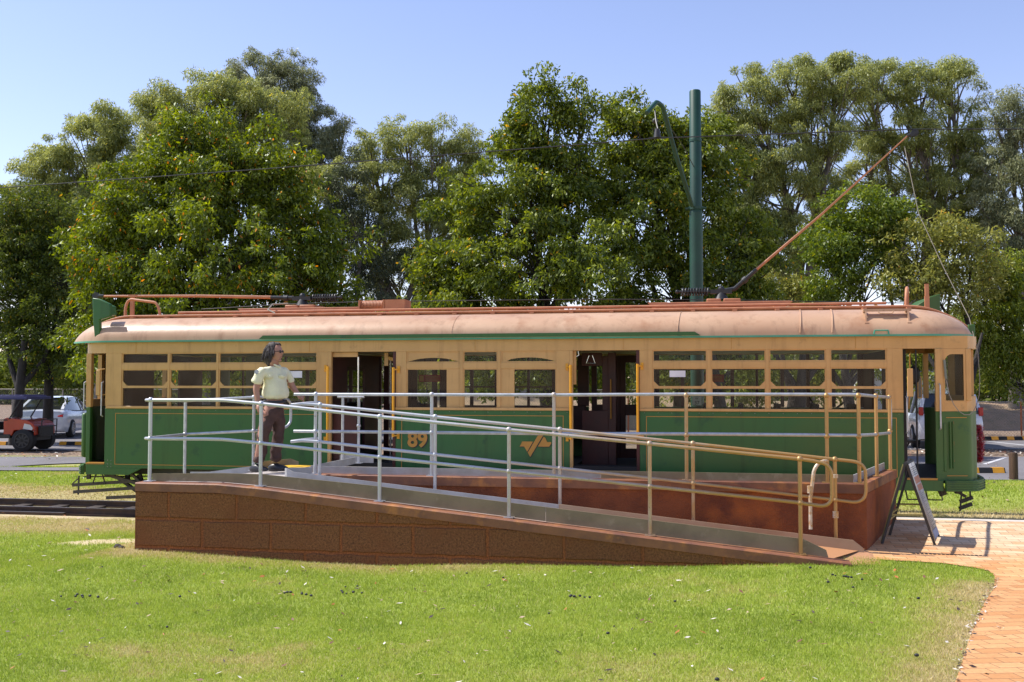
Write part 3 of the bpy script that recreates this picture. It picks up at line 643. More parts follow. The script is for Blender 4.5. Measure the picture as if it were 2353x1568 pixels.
# window bays
def bay(x0, x1, kind='full'):
    """frame recessed between pillars; pane behind it"""
    fr = MB(); g = MB(); f = .018; z0, zm, zt0, zt1, z1 = 1.684, 1.982, 2.250, 2.335, 2.505
    a, b = x0, x1
    fr.box(a, a + f, .012, .045, z0, zt0); fr.box(b - f, b, .012, .045, z0, zt0)
    fr.box(a, a + f, .012, .045, zt1, z1); fr.box(b - f, b, .012, .045, zt1, z1)
    fr.box(a + f, b - f, .012, .045, zt1, zt1 + .02); fr.box(a + f, b - f, .012, .045, z1 - .015, z1)
    fr.box(a + f, b - f, .012, .045, zt0 - .014, zt0); 
    if kind == 'full':
        fr.box(a + f, b - f, .008, .05, zm - .02, zm + .016)
        for s, xx in ((1, a + f), (-1, b - f)):
            fr.prism([(xx, zm + .016), (xx + s * .07, zm + .016), (xx, zm + .086)], .012, .045)
    if kind == 'blindL': fr.box(b - .2, b - f, .014, .04, z0, zt0 - .014)
    if kind == 'blindR': fr.box(a + f, a + .2, .014, .04, z0, zt0 - .014)
    if kind in ('blindL', 'blindR'):
        w = b - a - 2 * f; arch = []
        n = 12
        for i in range(n + 1):
            u = i / n; arch.append((a + f + w * u, zt1 + .02 + .055 * max(0, math.sin(math.pi * min(1, max(0, (u - .05) / .9))) ** .6) if (kind == 'blindL' or u > .1) else zt1 + .02))
        fr.prism([(a + f, z1 - .015), (b - f, z1 - .015)] + arch[::-1], .02, .035)
    w = part('window', fr, 'cream')
    g.add([(a + f, .03, z0), (b - f, .03, z0), (b - f, .03, zt0 - .014), (a + f, .03, zt0 - .014)], [(0, 1, 2, 3)]); g.add([(a + f, .037, zt1 + .02), (b - f, .037, zt1 + .02), (b - f, .037, z1 - .015), (a + f, .037, z1 - .015)], [(0, 1, 2, 3)])
    g.build('pane', M['glass'], w)
bays = [(-6.19, -5.40), (-5.375, -4.59), (-4.565, -3.77), (-3.745, -2.975), (-1.585, -.775), (-.728, -.212), (-.168, .648), (2.012, 2.770), (2.822, 3.567), (3.610, 4.366), (4.418, 5.158)]
kinds = ['full'] * 4 + ['blindL', 'plain', 'blindR'] + ['full'] * 4
for (a, b), k in zip(bays, kinds): bay(a, b, k)
# pillars and transoms (structure of each window group)
for grp in (bays[:4], bays[4:7], bays[7:]):
    x0 = {0: -6.46, 1: -1.745, 2: 1.83}[[bays[:4], bays[4:7], bays[7:]].index(grp)]; x1 = {-6.46: -2.80, -1.745: .839, 1.83: 5.36}[x0]
    mb = MB(); e = [x0] + [v for bb in grp for v in bb] + [x1]
    for a, b in zip(e[::2], e[1::2]): mb.box(a, b, 0, .05, 1.684, 2.505)
    for a, b in grp: mb.box(a, b, .003, .048, 2.250, 2.335)
    part('window_pillars', mb, 'cream', bevel=.003)
    mb = MB()
    for a, b in zip(e[::2], e[1::2]): mb.box(a, b, 2.55, 2.60, 1.65, 2.505)
    mb.box(x0, x1, 2.553, 2.597, 2.255, 2.33)
    for a, b in grp: mb.box((a + b) / 2 - .028, (a + b) / 2 + .028, 2.553, 2.597, 1.65, 2.255)
    for a, b in grp: mb.box(a, b, 2.556, 2.594, 1.96, 1.985)
    part('far_window_pillars', mb, 'maroon', smooth=False)
# door posts
for x0, x1 in ((-2.80, -2.747), (-1.79, -1.745), (.839, .885), (1.785, 1.83)):
    mb = MB(); mb.box(x0, x1, -.006, .054, .74, 2.505); part('door_post', mb, 'cream' if x0 in (-2.80, .839) else 'maroon', bevel=.004)
for x0, x1 in ((-2.747, -1.79), (.885, 1.785)):
    # entrance step, folding leaf, far side door
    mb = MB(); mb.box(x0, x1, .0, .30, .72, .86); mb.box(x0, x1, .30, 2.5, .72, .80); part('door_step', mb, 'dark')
    d = MB(); xm = (x0 + x1) / 2
    for k, (a, b) in enumerate(((x0, xm - .03), (xm + .03, x1))):
        d.box(a, a + .09, 2.54, 2.585, .75, 2.5); d.box(b - .09, b, 2.54, 2.585, .75, 2.5); d.box(a + .09, b - .09, 2.54, 2.585, 1.50, 1.68); d.box(a + .09, b - .09, 2.54, 2.585, 2.38, 2.5)
        d.box(a + .09, b - .09, 2.54, 2.585, .75, .95)
    d.box(xm - .03, xm + .03, 2.53, 2.59, .75, 2.5)
    dd = part('far_door', d, 'maroon', bevel=.004); g = MB(); g.add([(x0, 2.56, .95), (x1, 2.56, .95), (x1, 2.56, 2.38), (x0, 2.56, 2.38)], [(0, 1, 2, 3)]); g.build('pane', M['glass'], dd)
# left door: grab poles and folded grey leaf
mb = MB(); mb.tube([(-2.36, .10, .86), (-2.36, .10, 2.43)], .014, 8); mb.tube([(-1.98, .5, .8), (-1.98, .5, 2.45)], .016, 8); part('grab_pole', mb, 'chrome')
d = MB(); d.box(-2.745, -2.36, .06, .09, 2.43, 2.50); d.box(-2.02, -1.96, .3, .36, 2.3, 2.5); d.bar((-1.96, .33, 2.42), (-1.80, .2, 2.38), .04, .05); part('door_gear', d, 'cream')
mb = MB(); mb.box(-2.74, -2.37, .075, .085, .86, 1.67); part('door_leaf', mb, 'maroon')
# right door: strap and maroon inner leaf
mb = MB(); mb.tube([(1.08, .35, 2.44), (1.04, .35, 2.33), (1.17, .35, 2.33), (1.13, .35, 2.44)], .009, 6, closed=True); mb.tube([(.95, .1, 2.5), (.96, .1, 2.44), (.92, .1, 2.42)], .009, 6); part('hand_strap', mb, 'chrome')
d = MB(); d.box(.885, .925, .06, .1, 2.02, 2.505); part('door_gear', d, 'cream')
d = MB(); d.box(.90, 1.30, 1.0, 1.04, .8, 1.62); d.box(1.21, 1.30, 1.0, 1.04, 1.62, 2.45); d.box(.90, 1.21, 1.0, 1.04, 2.30, 2.5); d.box(1.30, 1.42, .98, 1.06, .8, 2.5)
part('inner_door', d, 'maroon', bevel=.005)
mb = MB(); mb.tube([(1.345, .93, 1.5), (1.345, .93, 2.1)], .012, 8); part('grab_pole', mb, 'gold')
# interior
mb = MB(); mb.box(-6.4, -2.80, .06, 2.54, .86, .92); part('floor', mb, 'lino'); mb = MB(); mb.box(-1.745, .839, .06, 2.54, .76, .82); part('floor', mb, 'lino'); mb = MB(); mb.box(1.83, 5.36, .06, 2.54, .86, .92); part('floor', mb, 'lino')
mb = MB(); mb.box(-6.4, 5.4, .06, 2.54, 2.52, 2.56); part('ceiling', mb, 'ceil')
for x in (-6.2, -2.86, 1.9, 5.24):
    mb = MB(); mb.box(x, x + .04, .06, .9, .92, 2.5); mb.box(x, x + .04, 1.75, 2.54, .92, 2.5); mb.box(x, x + .04, .9, 1.75, 2.3, 2.5); part('bulkhead', mb, 'maroon')
mb = MB(); mb = MB(); mb.box(-5.95, -5.62, 2.45, 2.53, 1.2, 2.5); part('partition_panel', mb, 'panelgrey'); mb = MB(); mb.box(-5.28, -5.02, 2.45, 2.53, .92, 2.5); part('partition_panel', mb, 'panelgrey'); mb = MB(); mb.box(-5.0, -4.75, 1.9, 1.95, .92, 2.5); part('partition_panel', mb, 'panelgrey')
for x0, x1 in ((-5.9, -3.1), (2.2, 5.0)):
    n = 5
    for i in range(n):
        xx = x0 + (x1 - x0) * (i + .5) / n
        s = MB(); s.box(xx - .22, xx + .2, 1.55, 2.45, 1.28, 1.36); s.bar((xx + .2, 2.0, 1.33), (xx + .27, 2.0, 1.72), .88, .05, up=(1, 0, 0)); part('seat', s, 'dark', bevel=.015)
s = MB(); s.box(-1.7, .8, 2.05, 2.5, 1.15, 1.22); s.box(-1.7, .8, 2.46, 2.53, 1.22, 1.66); part('bench', s, 'maroon', bevel=.01)
# cab ends -------------------------------------------------
def smoothpath(p):
    o = []
    for i in range(len(p) - 1):
        a = Vector(p[max(i - 1, 0)]); b = Vector(p[i]); c = Vector(p[i + 1]); d = Vector(p[min(i + 2, len(p) - 1)])
        for t in (0, .25, .5, .75):
            q = .5 * ((2 * b) + (c - a) * t + (2 * a - 5 * b + 4 * c - d) * t * t + (3 * b - a - 3 * c + d) * t ** 3); o.append((q.x, q.y))
    return o + [tuple(p[-1])]
def cabz(path, z0, z1, t, name, mat): mb = MB(); mb.wall(smoothpath(path), z0, z1, t); return part(name, mb, mat)
rp = RE[1:-2]
dash = cabz(rp, .74, 1.66, .045, 'dash_panel', 'green')
for z in (1.575, .80): mb = MB(); mb.wall([(5.90, .02), (6.17, .064)], z, z + .009, -.004); mb.build('gold_lining', M['gold'], dash)
mb = MB(); mb.prism([(0, 0), (.42, 0), (.42, .008), (0, .008)], 0, .01) if 0 else mb.box(5.865, 5.905, .008, .02, .86, 1.50); mb.build('trim_strip', M['green'], dash, bevel=.004)
for z, h in ((1.48, .05), (1.20, .09), (.98, .05)): mb = MB(); mb.prism([(5.985, z), (5.998, z + .01), (6.0, z + h * .6), (5.992, z + h), (5.984, z + h * .5)], .028, .040); mb.build('rust_chip', M['rustpost'], dash)
mb = MB(); mb.tube([(5.95, .012, .90), (5.95, .008, 1.52)], .012, 8); mb.tube([(5.985, .018, .90), (5.985, .014, 1.52)], .008, 8); mb.build('hinge_ridge', M['green'], dash)
cabz(RE[1:4], 1.662, 1.80, .045, 'cab_sill', 'cream')
cabz(RE[3:10], 1.662, 1.86, .045, 'cab_sill', 'cream')
mb = MB(); mb.box(5.772, 5.868, -.0, .06, 1.662, 2.503); part('cab_pillar', mb, 'cream', bevel=.006)
mb = MB(); mb.box(6.172, 6.235, .055, .125, 1.802, 2.503); part('cab_pillar', mb, 'cream', bevel=.006)
mb = MB(); mb.box(6.36, 6.44, .74, .82, 1.862, 2.503); part('cab_pillar', mb, 'cream'); mb = MB(); mb.box(6.36, 6.44, 1.78, 1.86, 1.862, 2.503); part('cab_pillar', mb, 'cream'); mb = MB(); mb.box(6.14, 6.21, 2.46, 2.53, 1.80, 2.503); part('cab_pillar', mb, 'cream'); mb = MB(); mb.box(5.77, 5.86, 2.54, 2.6, .8, 2.503); part('cab_pillar', mb, 'cream')
# side cab window with rounded top corner
mb = MB(); a, b, z0, z1 = 5.868, 6.172, 1.802, 2.503
yy = lambda x: .022 + (x - 5.86) / .32 * .045
outer = [(a, z0), (b, z0), (b, z1), (a, z1)]
inn = [(a + .03, z0 + .005), (b - .03, z0 + .005), (b - .03, z1 - .075)] + [(a + .03 + .1 - .1 * math.sin(R(t)), z1 - .075 - .1 + .1 * math.cos(R(t))) for t in range(0, 91, 15)]
vs = []; n = len(inn); oo = [outer[0], outer[1], outer[2]] + [(a + .1, z1)] + [(a, z1)] * 5 + [(a, z1 - .1)]
for d in (0, .03):
    vs += [(x, yy(x) + d, z) for x, z in inn] + [(x, yy(x) + d, z) for x, z in oo]
fs = []
for i in range(n):
    j = (i + 1) % n
    fs += [(i, j, n + j, n + i), (2 * n + i, 3 * n + i, 3 * n + j, 2 * n + j), (i, 2 * n + i, 2 * n + j, j)]
mb.add(vs, fs); w = part('cab_window', mb, 'cream', smooth=False)
g = MB(); g.add([(x, yy(x) + .014, z) for x, z in inn], [tuple(range(n))]); g.build('pane', M['glass'], w, smooth=False)
g = MB(); g.wall([(6.27, .20), (6.40, .76)], 1.862, 2.503, .004); g.wall([(6.44, .82), (6.44, 1.78)], 1.862, 2.503, .004); part('windscreen', g, 'glass')
lp_ = LE[::-1]; cabz(lp_[1:-2], .74, 1.66, .045, 'dash_panel', 'green')
mb = MB(); mb.prism([(-7.155, .42), (-7.06, .42), (-7.13, 1.3), (-7.24, 1.3)], .84, 1.56, 'z'); part('headlamp_box', mb, 'green', bevel=.04)
cabz(lp_[2:-3], 1.662, 1.78, .045, 'cab_sill', 'cream')
mb = MB(); mb.box(-6.86, -6.775, .10, .175, 1.662, 2.503); part('cab_pillar', mb, 'cream', bevel=.006)
mb = MB(); mb.box(-7.10, -7.03, .78, .86, 1.78, 2.503); part('cab_pillar', mb, 'cream'); mb = MB(); mb.box(-7.10, -7.03, 1.74, 1.82, 1.78, 2.503); part('cab_pillar', mb, 'cream'); mb = MB(); mb.box(-6.88, -6.80, 2.42, 2.5, 1.66, 2.503); part('cab_pillar', mb, 'cream')
g = MB(); g.wall([(-7.08, 1.74), (-7.08, .86)], 1.78, 2.503, .004); part('windscreen', g, 'glass')
mb = MB(); mb.box(-6.85, -6.78, .098, .172, .78, 1.66); part('corner_post', mb, 'green', bevel=.005)
# cab floors, steps
for x0, x1, e in ((-7.0, -6.4, LE), (5.36, 6.35, RE)):
    pl = [p for p in e]; mb = MB(); mb.prism([(x * .995, .03 + y * .977) for x, y in pl], .70, .775, 'z'); part('cab_floor', mb, 'lino', smooth=False)
mb = MB(); mb.box(-6.775, -6.46, -.005, .08, .775, .80); part('step_nosing', mb, 'gold'); mb = MB(); mb.box(5.36, 5.775, -.012, .10, .745, .77); part('step_nosing', mb, 'gold')
mb = MB(); mb.prism([(-6.775, .615), (-6.05, .615), (-5.83, .72), (-6.46, .72), (-6.46, .773), (-6.775, .773)], .0, .06); part('step_skirt', mb, 'green', bevel=.004)
mb = MB(); mb.prism([(5.14, .72), (5.36, .72), (5.36, .743), (5.85, .743), (5.85, .60), (5.24, .60)], -.004, .05); part('step_skirt', mb, 'green', bevel=.004)
# bumpers: ribbed
def offs(path, d):
    o = []
    for i in range(len(path)):
        a = Vector(path[max(i - 1, 0)]); b = Vector(path[min(i + 1, len(path) - 1)]); t = (b - a).normalized(); o.append((path[i][0] + t.y * d, path[i][1] - t.x * d))
    return o
for e in (smoothpath(RE[2:-1]), smoothpath(LE[::-1][1:-2])):
    mb = MB()
    q = offs(e, .085)
    mb.wall(q, .605, .745, .05)
    q2 = offs(e, .10)
    for z in (.612, .645, .678, .711): mb.wall(q2, z, z + .014, .03)
    part('bumper', mb, 'green', smooth=False)
# cab fittings
mb = MB(); mb.box(-6.95, -6.42, .80, .95, .78, 1.58); mb.box(-6.74, -6.48, .45, .80, .78, 1.62); mb.tube([(-6.66, .5, .8), (-6.66, .5, 1.58)], .05, 10); mb.box(-6.72, -6.48, .4, .7, 1.62, 1.67); mb.tube([(-6.6, .5, 1.67), (-6.6, .5, 1.74), (-6.5, .42, 1.76)], .014, 8); part('controller_and_backing', mb, 'black')  # controller, plus a wide black backing box added to darken the doorway
mb = MB(); mb.box(5.37, 5.42, .10, 1.2, .78, 2.5); part('cab_partition', mb, 'dark')
mb = MB(); mb.tube([(5.50, .55, 1.215), (5.50, .55, 1.245)], .17, 20); mb.tube([(5.40, .55, 1.0), (5.52, .5, 1.21)], .012, 6); part('driver_seat', mb, 'black')
mb = MB(); mb.tube([(5.55, .12, .78), (5.55, .12, 2.5)], .012, 8); part('grab_pole', mb, 'black')
def mirror(x0, x1, y, z0, z1, glass):
    mb = MB(); mb.box(x0, x1, y - .012, y + .02, z0, z1); f = part('mirror', mb, 'cream', bevel=.004)
    if glass: g = MB(); g.box(x0 + .012, x1 - .012, y - .016, y - .0125, z0 + .015, z1 - .015); g.build('mirror_glass', M['glassdk'], f)
mirror(5.395, 5.465, -.10, 1.86, 2.235, False); mirror(5.60, 5.66, .30, 1.83, 2.13, True); mirror(-6.605, -6.54, -.02, 1.85, 2.24, False)
mb = MB(); mb.tube([(5.43, -.09, 2.235), (5.43, -.09, 2.42), (5.46, .0, 2.45)], .008, 6); mb.tube([(5.42, -.09, 1.86), (5.42, -.03, 1.70)], .008, 6); mb.tube([(-6.6, -.02, 2.24), (-6.47, -.0, 2.26)], .008, 6); mb.tube([(-6.58, -.02, 1.85), (-6.46, -.0, 1.86)], .008, 6); part('mirror_arm', mb, 'gold')
# grab handles on the pillars
for x, y, z0, z1 in ((5.395, -.045, 1.37, 1.86), (5.82, -.04, 1.42, 2.03), (-6.50, -.04, 1.52, 2.06), (-6.88, .08, 1.62, 2.06)):
    mb = MB(); mb.tube([(x, y + .045, z1), (x, y, z1 - .02), (x, y, z0 + .02), (x, y + .045, z0)], .011, 8); part('grab_handle', mb, 'steel')
# yellow bars each side of the doors
for x, z0, z1, s in ((-2.775, 1.17, 2.29, -1), (-1.76, 1.25, 2.27, 1), (.862, 1.24, 2.30, -1), (1.808, 1.28, 2.31, 1)):
    mb = MB(); mb.tube([(x, -.075, z0), (x, -.075, z1)], .019, 10)
    for z in (z0 + .02, z1 - .03): mb.bar((x, -.075, z), (x + .06 * s, -.015, z), .02, .02); mb.box(x + .06 * s - .02, x + .06 * s + .02, -.018, -.008, z - .05, z + .05); mb.ball((x + .05 * s, -.03, z), .016, 8, 6)
    part('yellow_grab_rail', mb, 'orange')
# number, emblem, notices
def text(body, x, y, z, size, mat, parent, name, ext=.002, bold=.0):
    cu = bpy.data.curves.new('t', 'FONT'); cu.body = body; cu.size = size; cu.extrude = ext; cu.offset = bold; cu.align_x = 'CENTER'; cu.align_y = 'CENTER'
    o = bpy.data.objects.new('t', cu); COL.objects.link(o); bpy.context.view_layer.update()
    me = bpy.data.meshes.new_from_object(o.evaluated_get(bpy.context.evaluated_depsgraph_get())); bpy.data.objects.remove(o)
    me.transform(Matrix.Translation((x, y, z)) @ Matrix.Rotation(R(90), 4, 'X')); me.materials.clear(); me.materials.append(M[mat])
    q = bpy.data.objects.new(name, me); COL.objects.link(q); 
    if parent: par(q, parent)
    return q
text('89', -1.392, -.007, 1.19, .30, 'black', T, 'number_shadow', .0015, .010)
text('89', -1.408, -.011, 1.202, .30, 'gold', T, 'number', .0015, .010)
em = MB(); k = .47 / 1400; ex = lambda px: .113 + (px - 290) * k; ez = lambda py: 1.137 - (py - 880) * k * 1.0
polys = [[(400, 690), (870, 690), (620, 1130), (490, 905), (285, 905), (330, 850)], [(1090, 420), (1310, 420), (750, 1350), (640, 1160)], [(1330, 480), (1400, 520), (1480, 700), (1650, 700), (1660, 760), (1570, 900), (1080, 900)]]
sh = MB()
for q in polys:
    em.prism([(ex(a), ez(b)) for a, b in q], -.010, -.0065); sh.prism([(ex(a + 18), ez(b + 30)) for a, b in q], -.0055, -.002)
part('emblem_shadow', sh, 'black', smooth=False); part('emblem', em, 'gold', smooth=False)
for x0, x1, z0, z1 in ((-3.44, -3.22, 2.12, 2.22), (2.25, 2.47, 2.125, 2.215)):
    mb = MB(); mb.box(x0, x1, .022, .027, z0, z1); part('white_notice', mb, 'white')
for x0, x1 in ((-2.10, -1.72), (2.75, 3.06)):
    mb = MB(); mb.box(x0, x1, 2.50, 2.51, 2.06, 2.18); nn = part('red_notice', mb, 'red')
    mb = MB(); mb.box(x0 + .015, x0 + .085, 2.494, 2.4985, 2.075, 2.165)
    for i in range(4): mb.box(x0 + .12, x1 - .03, 2.494, 2.4985, 2.08 + i * .022, 2.086 + i * .022)
    mb.build('print', M['gold'], nn)
# roof -----------------------------------------------------
XL0, XL1, XR0, XR1 = -6.35, -7.20, 5.50, 6.32
def endu(x):
    if x > XR0: return (x - XR0) / (XR1 - XR0)
    if x < XL0: return (XL0 - x) / (XL0 - XL1)
    return 0
def eave_y(x):
    u = endu(x); return -.06 + .34 * u ** 2.2
def crest(x): u = min(endu(x), 1); return 2.70 + .375 * math.sqrt(max(0, 1 - u * u))
def cove(x, v):
    y0 = eave_y(x); y1 = .55; zc = crest(x); u = endu(x)
    a = v * math.pi / 2; y = y0 + (y1 - y0) * (1 - math.cos(a)); z = 2.695 + (zc - 2.695) * math.sin(a) ** .92
    return y, z
xs = list(np.linspace(XL1, XL0, 18)) + list(np.linspace(XL0 + .2, XR0 - .2, 50)) + list(np.linspace(XR0, XR1, 18)); nx_ = len(xs) - 1
mb = MB()
for side in (0, 1):
    def fn(i, v): x = xs[round(i * nx_)]; y, z = cove(x, v); return (x, y if side == 0 else 2.6 - y, z)
    mb.grid(fn, nx_, 14)
part('roof', mb, 'roof', angle=60)
def topz(x): u = endu(x); return 3.128 - .30 * u ** 2.1
mb = MB()
def fs_(y): return lambda i, v: (xs[round(i * nx_)], y, 2.68 + (topz(xs[round(i * nx_)]) - 2.68) * v)
mb.grid(fs_(.565), nx_, 2); mb.grid(fs_(2.035), nx_, 2)
mb.grid(lambda i, v: (xs[round(i * nx_)], .565 + 1.47 * v, topz(xs[round(i * nx_)]) + .03 * math.sin(math.pi * v)), nx_, 6)
part('roof_deck', mb, 'roofdk', angle=50)
mb = MB(); mb.box(XR1, XR1 + .09, .50, 2.1, 2.66, topz(XR1) + .02); mb.box(XL1 - .03, XL1, .57, 2.03, 2.66, topz(XL1)); part('end_board', mb, 'green', bevel=.01)
# edge boards along the deck
for y, dz in ((.535, -.012), (.80, .055)):
    mb = MB()
    if y > .6: L = [x for x in xs if -5.9 < x < 5.4]
    else: L = xs
    mb.tube([(x, y, topz(x) + dz) for x in L], .018 if y < .6 else .02, 6); part('roof_rail', mb, 'roofdk')
mb = MB()
for i in range(21): x = -6.3 + i * .592; mb.box(x - .03, x + .03, .44, .56, topz(x) - .055, topz(x) - .03)
part('roof_brackets', mb, 'roofdk', smooth=False)
# gutter and green drip board
mb = MB(); g_ = [(x, eave_y(x) - .012) for x in xs]; mb.wall(g_, 2.672, 2.697, .05); part('gutter', mb, 'greenlt')
mb = MB(); mb.wall([(-3.86, -.105), (-3.80, -.105), (2.60, -.105), (2.68, -.105)], [2.702] * 4, [2.705, 2.755, 2.755, 2.705], .012); part('drip_board', mb, 'green', smooth=False)
mb = MB(); mb.tube([(4.98, -.09, 2.70), (4.99, -.09, 2.75), (5.16, -.09, 2.75), (5.17, -.09, 2.70)], .012, 8); part('rope_hook', mb, 'greenlt')
# roof seams
mb = MB()
for x, w in ((4.02, .02), (4.44, .02), (2.36, .01), (-.9, .004)):
    pts_ = [(x + .06 * v, cove(x, v)[0] - .004, cove(x, v)[1] + .004) for v in np.linspace(0.04, .96, 14)]; mb.tube(pts_, w * .5, 6)
part('roof_seam', mb, 'roof')
# folding step frame on the right
mb = MB()
for x in (4.90, 5.45): mb.bar((x, .01, 2.83), (x, .06, 3.02), .035, .02, up=(1, 0, 0)); mb.box(x - .025, x + .025, -.02, .04, 2.80, 2.86)
mb.bar((4.87, .10, 3.035), (5.49, .10, 3.035), .10, .03); mb.tube([(5.06, .05, 3.02), (5.08, .04, 2.985), (5.24, .04, 2.985), (5.26, .05, 3.02)], .009, 6)
mb.bar((4.9, .22, 3.03), (4.9, .06, 3.03), .03, .03); mb.bar((5.45, .22, 3.03), (5.45, .06, 3.03), .03, .03)
part('roof_step', mb, 'roof')
# hoops and posts on the roof
mb = MB(); mb.tube(arc((-6.60, .75, 3.10), (-6.62, .75, 3.42), (-6.48, .75, 3.41)) + arc((-6.10, .75, 3.36), (-6.0, .75, 3.345), (-5.98, .75, 3.12)), .022, 10); part('roof_hoop', mb, 'roofdk')
mb = MB(); mb.tube(arc((5.55, .7, 3.12), (5.56, .7, 3.45), (5.63, 1.0, 3.40)) + [(5.66, 1.2, 3.1)], .024, 10); part('roof_hoop', mb, 'roofdk')
mb = MB(); mb.box(5.80, 5.86, .68, .72, 3.02, 3.27); mb.box(5.805, 5.855, .68, .72, 3.27, 3.44); part('roof_post', mb, 'roofdk')
mb = MB(); mb.box(-6.66, -6.60, .98, 1.02, 3.1, 3.49); mb.box(-6.68, -6.56, .96, 1.04, 3.47, 3.51); part('pole_rest', mb, 'roofdk')
# destination boxes
BOXP = [(-6.70, 3.375), (-6.58, 3.36), (-6.395, 3.275), (-6.385, 3.085), (-6.43, 3.07), (-6.57, 3.03), (-6.555, 2.70), (-6.62, 2.69), (-6.65, 2.75), (-6.68, 3.0)]
mb = MB(); mb.prism(BOXP, -.02, .05); db = part('destination_box', mb, 'green', bevel=.012)
mb = MB(); mb.prism([(-6.64, 3.34), (-6.42, 3.25), (-6.41, 3.11), (-6.55, 3.08)], .055, .20); mb.build('box_body', M['green'], db, bevel=.01)
mb = MB(); mb.prism([(5.72, 3.12), (5.98, 3.30), (6.12, 3.34), (6.12, 3.02)], 1.2, 2.2); part('destination_box', mb, 'green', bevel=.01)
# trolley planks and bases
def planks(x0, x1):
    mb = MB()
    for y in (1.0, 1.6): mb.prism([(x0, 3.255), (x1 - .05, 3.255), (x1, 3.245), (x1 - .08, 3.205), (x0 + .06, 3.205)], y, y + .14)
    n = 5
    for i in range(n): x = x0 + .15 + (x1 - x0 - .4) * i / (n - 1); mb.box(x - .035, x + .035, .92, 1.85, 3.12, 3.20)
    part('trolley_plank', mb, 'roofdk', bevel=.006)
planks(-4.75, -2.62); planks(1.90, 4.03)
def base(cx, s, up):
    b = MB(); b.box(cx - .22, cx - .01, 1.1, 1.6, 3.256, 3.31); b.box(cx + .03, cx + .28, 1.1, 1.6, 3.256, 3.31); part('trolley_mount', b, 'roofdk', bevel=.012)
    b = MB(); b.tube([(cx, 1.3, 3.31), (cx, 1.3, 3.42)], [.11, .06], 14); b.box(cx - .16, cx + .16, 1.24, 1.36, 3.40, 3.46); b.ball((cx, 1.3, 3.47), .05)
    b.tube([(cx - s * .1, 1.3, 3.43), (cx - s * .68, 1.3, 3.44)], .018, 8)
    sp_ = []
    for k in range(160): a = k / 160 * 10 * 2 * math.pi; sp_.append((cx - s * (.18 + .42 * k / 160), 1.3 + .055 * math.cos(a), 3.435 + .055 * math.sin(a)))
    b.tube(sp_, .012, 5); b.ball((cx - s * .66, 1.3, 3.44), .03)
    if not up: b.tube([(cx + s * .15, 1.3, 3.44), (cx + s * .55, 1.3, 3.455)], [.035, .03], 10); b.tube([(cx + s * .25, 1.3, 3.44), (cx + s * .32, 1.3, 3.44)], .05, 10)
    part('trolley_base', b, 'black')
base(3.0, 1, True); base(-3.75, -1, False)
P0 = Vector((3.20, 1.3, 3.47)); P1 = Vector((5.72, 1.3, 5.70)); q = P0.lerp(P1, .13)
mb = MB(); mb.tube([P0 - Vector((.15, 0, .02)), P0, q], [.03, .035, .03], 10); mb.tube([P0.lerp(P1, .05), P0.lerp(P1, .07)], .05, 10); part('pole_socket', mb, 'black')
pl = MB(); pl.tube([q, P0.lerp(P1, .5) + Vector((.02, 0, -.02)), P1], [.022, .017, .011], 10); pole = part('trolley_pole', pl, 'roofdk')
mb = MB(); mb.tube([P1, (5.78, 1.3, 5.72)], .03, 8); mb.tube([(5.83, 1.285, 5.745), (5.83, 1.315, 5.745)], .055, 16); mb.bar((5.76, 1.27, 5.70), (5.87, 1.27, 5.76), .01, .05); mb.bar((5.76, 1.33, 5.70), (5.87, 1.33, 5.76), .01, .05); mb.build('trolley_wheel', M['black'], pole)
pl = MB(); pl.tube([(-4.25, 1.3, 3.455), (-5.6, 1.3, 3.50), (-7.35, 1.3, 3.525)], [.028, .024, .018], 10); pole = part('trolley_pole', pl, 'roofdk')
mb = MB(); mb.tube([(-7.35, 1.3, 3.525), (-7.45, 1.3, 3.53)], .03, 8); mb.tube([(-7.50, 1.28, 3.53), (-7.50, 1.32, 3.53)], .06, 16); mb.build('trolley_wheel', M['black'], pole)
mb = MB(); mb.tube([(5.68, 1.3, 5.55), (5.80, 1.0, 4.5), (6.10, .9, 3.7), (6.36, .6, 2.95), (6.40, .35, 2.45), (6.40, .28, 2.1), (6.38, .25, 1.88), (6.33, .2, 1.74), (6.27, .12, 1.66), (6.20, .03, 1.62), (6.12, -.02, 1.62), (6.05, -.02, 1.67), (5.99, -.02, 1.76), (5.94, -.02, 1.88), (5.91, -.02, 2.05), (5.885, .0, 2.15)], .0055, 6); part('trolley_rope', mb, 'rope')
mb = MB(); mb.tube([(5.885, -.01, 2.35), (5.90, -.02, 2.1)], .016, 8); part('rope_winder', mb, 'panelgrey')
mb = MB(); mb.tube([(-5.7, 1.6, 3.30), (-4, 1.6, 3.37), (-2.8, 1.6, 3.385), (1, 1.6, 3.37), (3, 1.6, 3.33), (5.71, 1.6, 3.24)], .007, 5); part('roof_cable', mb, 'black')
# coil resistor
b = MB(); b.box(-2.62, -2.60, .82, 1.1, 3.19, 3.345)
sp_ = [(-2.60 + .38 * k / 240, .96 + .075 * math.cos(k / 240 * 16 * 2 * math.pi), 3.265 + .075 * math.sin(k / 240 * 16 * 2 * math.pi)) for k in range(241)]
b.tube(sp_, .012, 5); b.tube([(-2.6, .96, 3.265), (-2.2, .96, 3.265)], .06, 12); b.box(-2.22, -2.20, .82, 1.1, 3.17, 3.35); b.box(-2.198, -1.87, .84, 1.2, 3.19, 3.35); part('choke_coil', b, 'roofdk', smooth=True)
mb = MB(); mb.tube([(-3.85, .95, 3.32), (-4.05, .8, 3.30), (-4.05, .62, 3.2), (-3.9, .56, 3.14)], .012, 6); part('loose_cable', mb, 'rope')
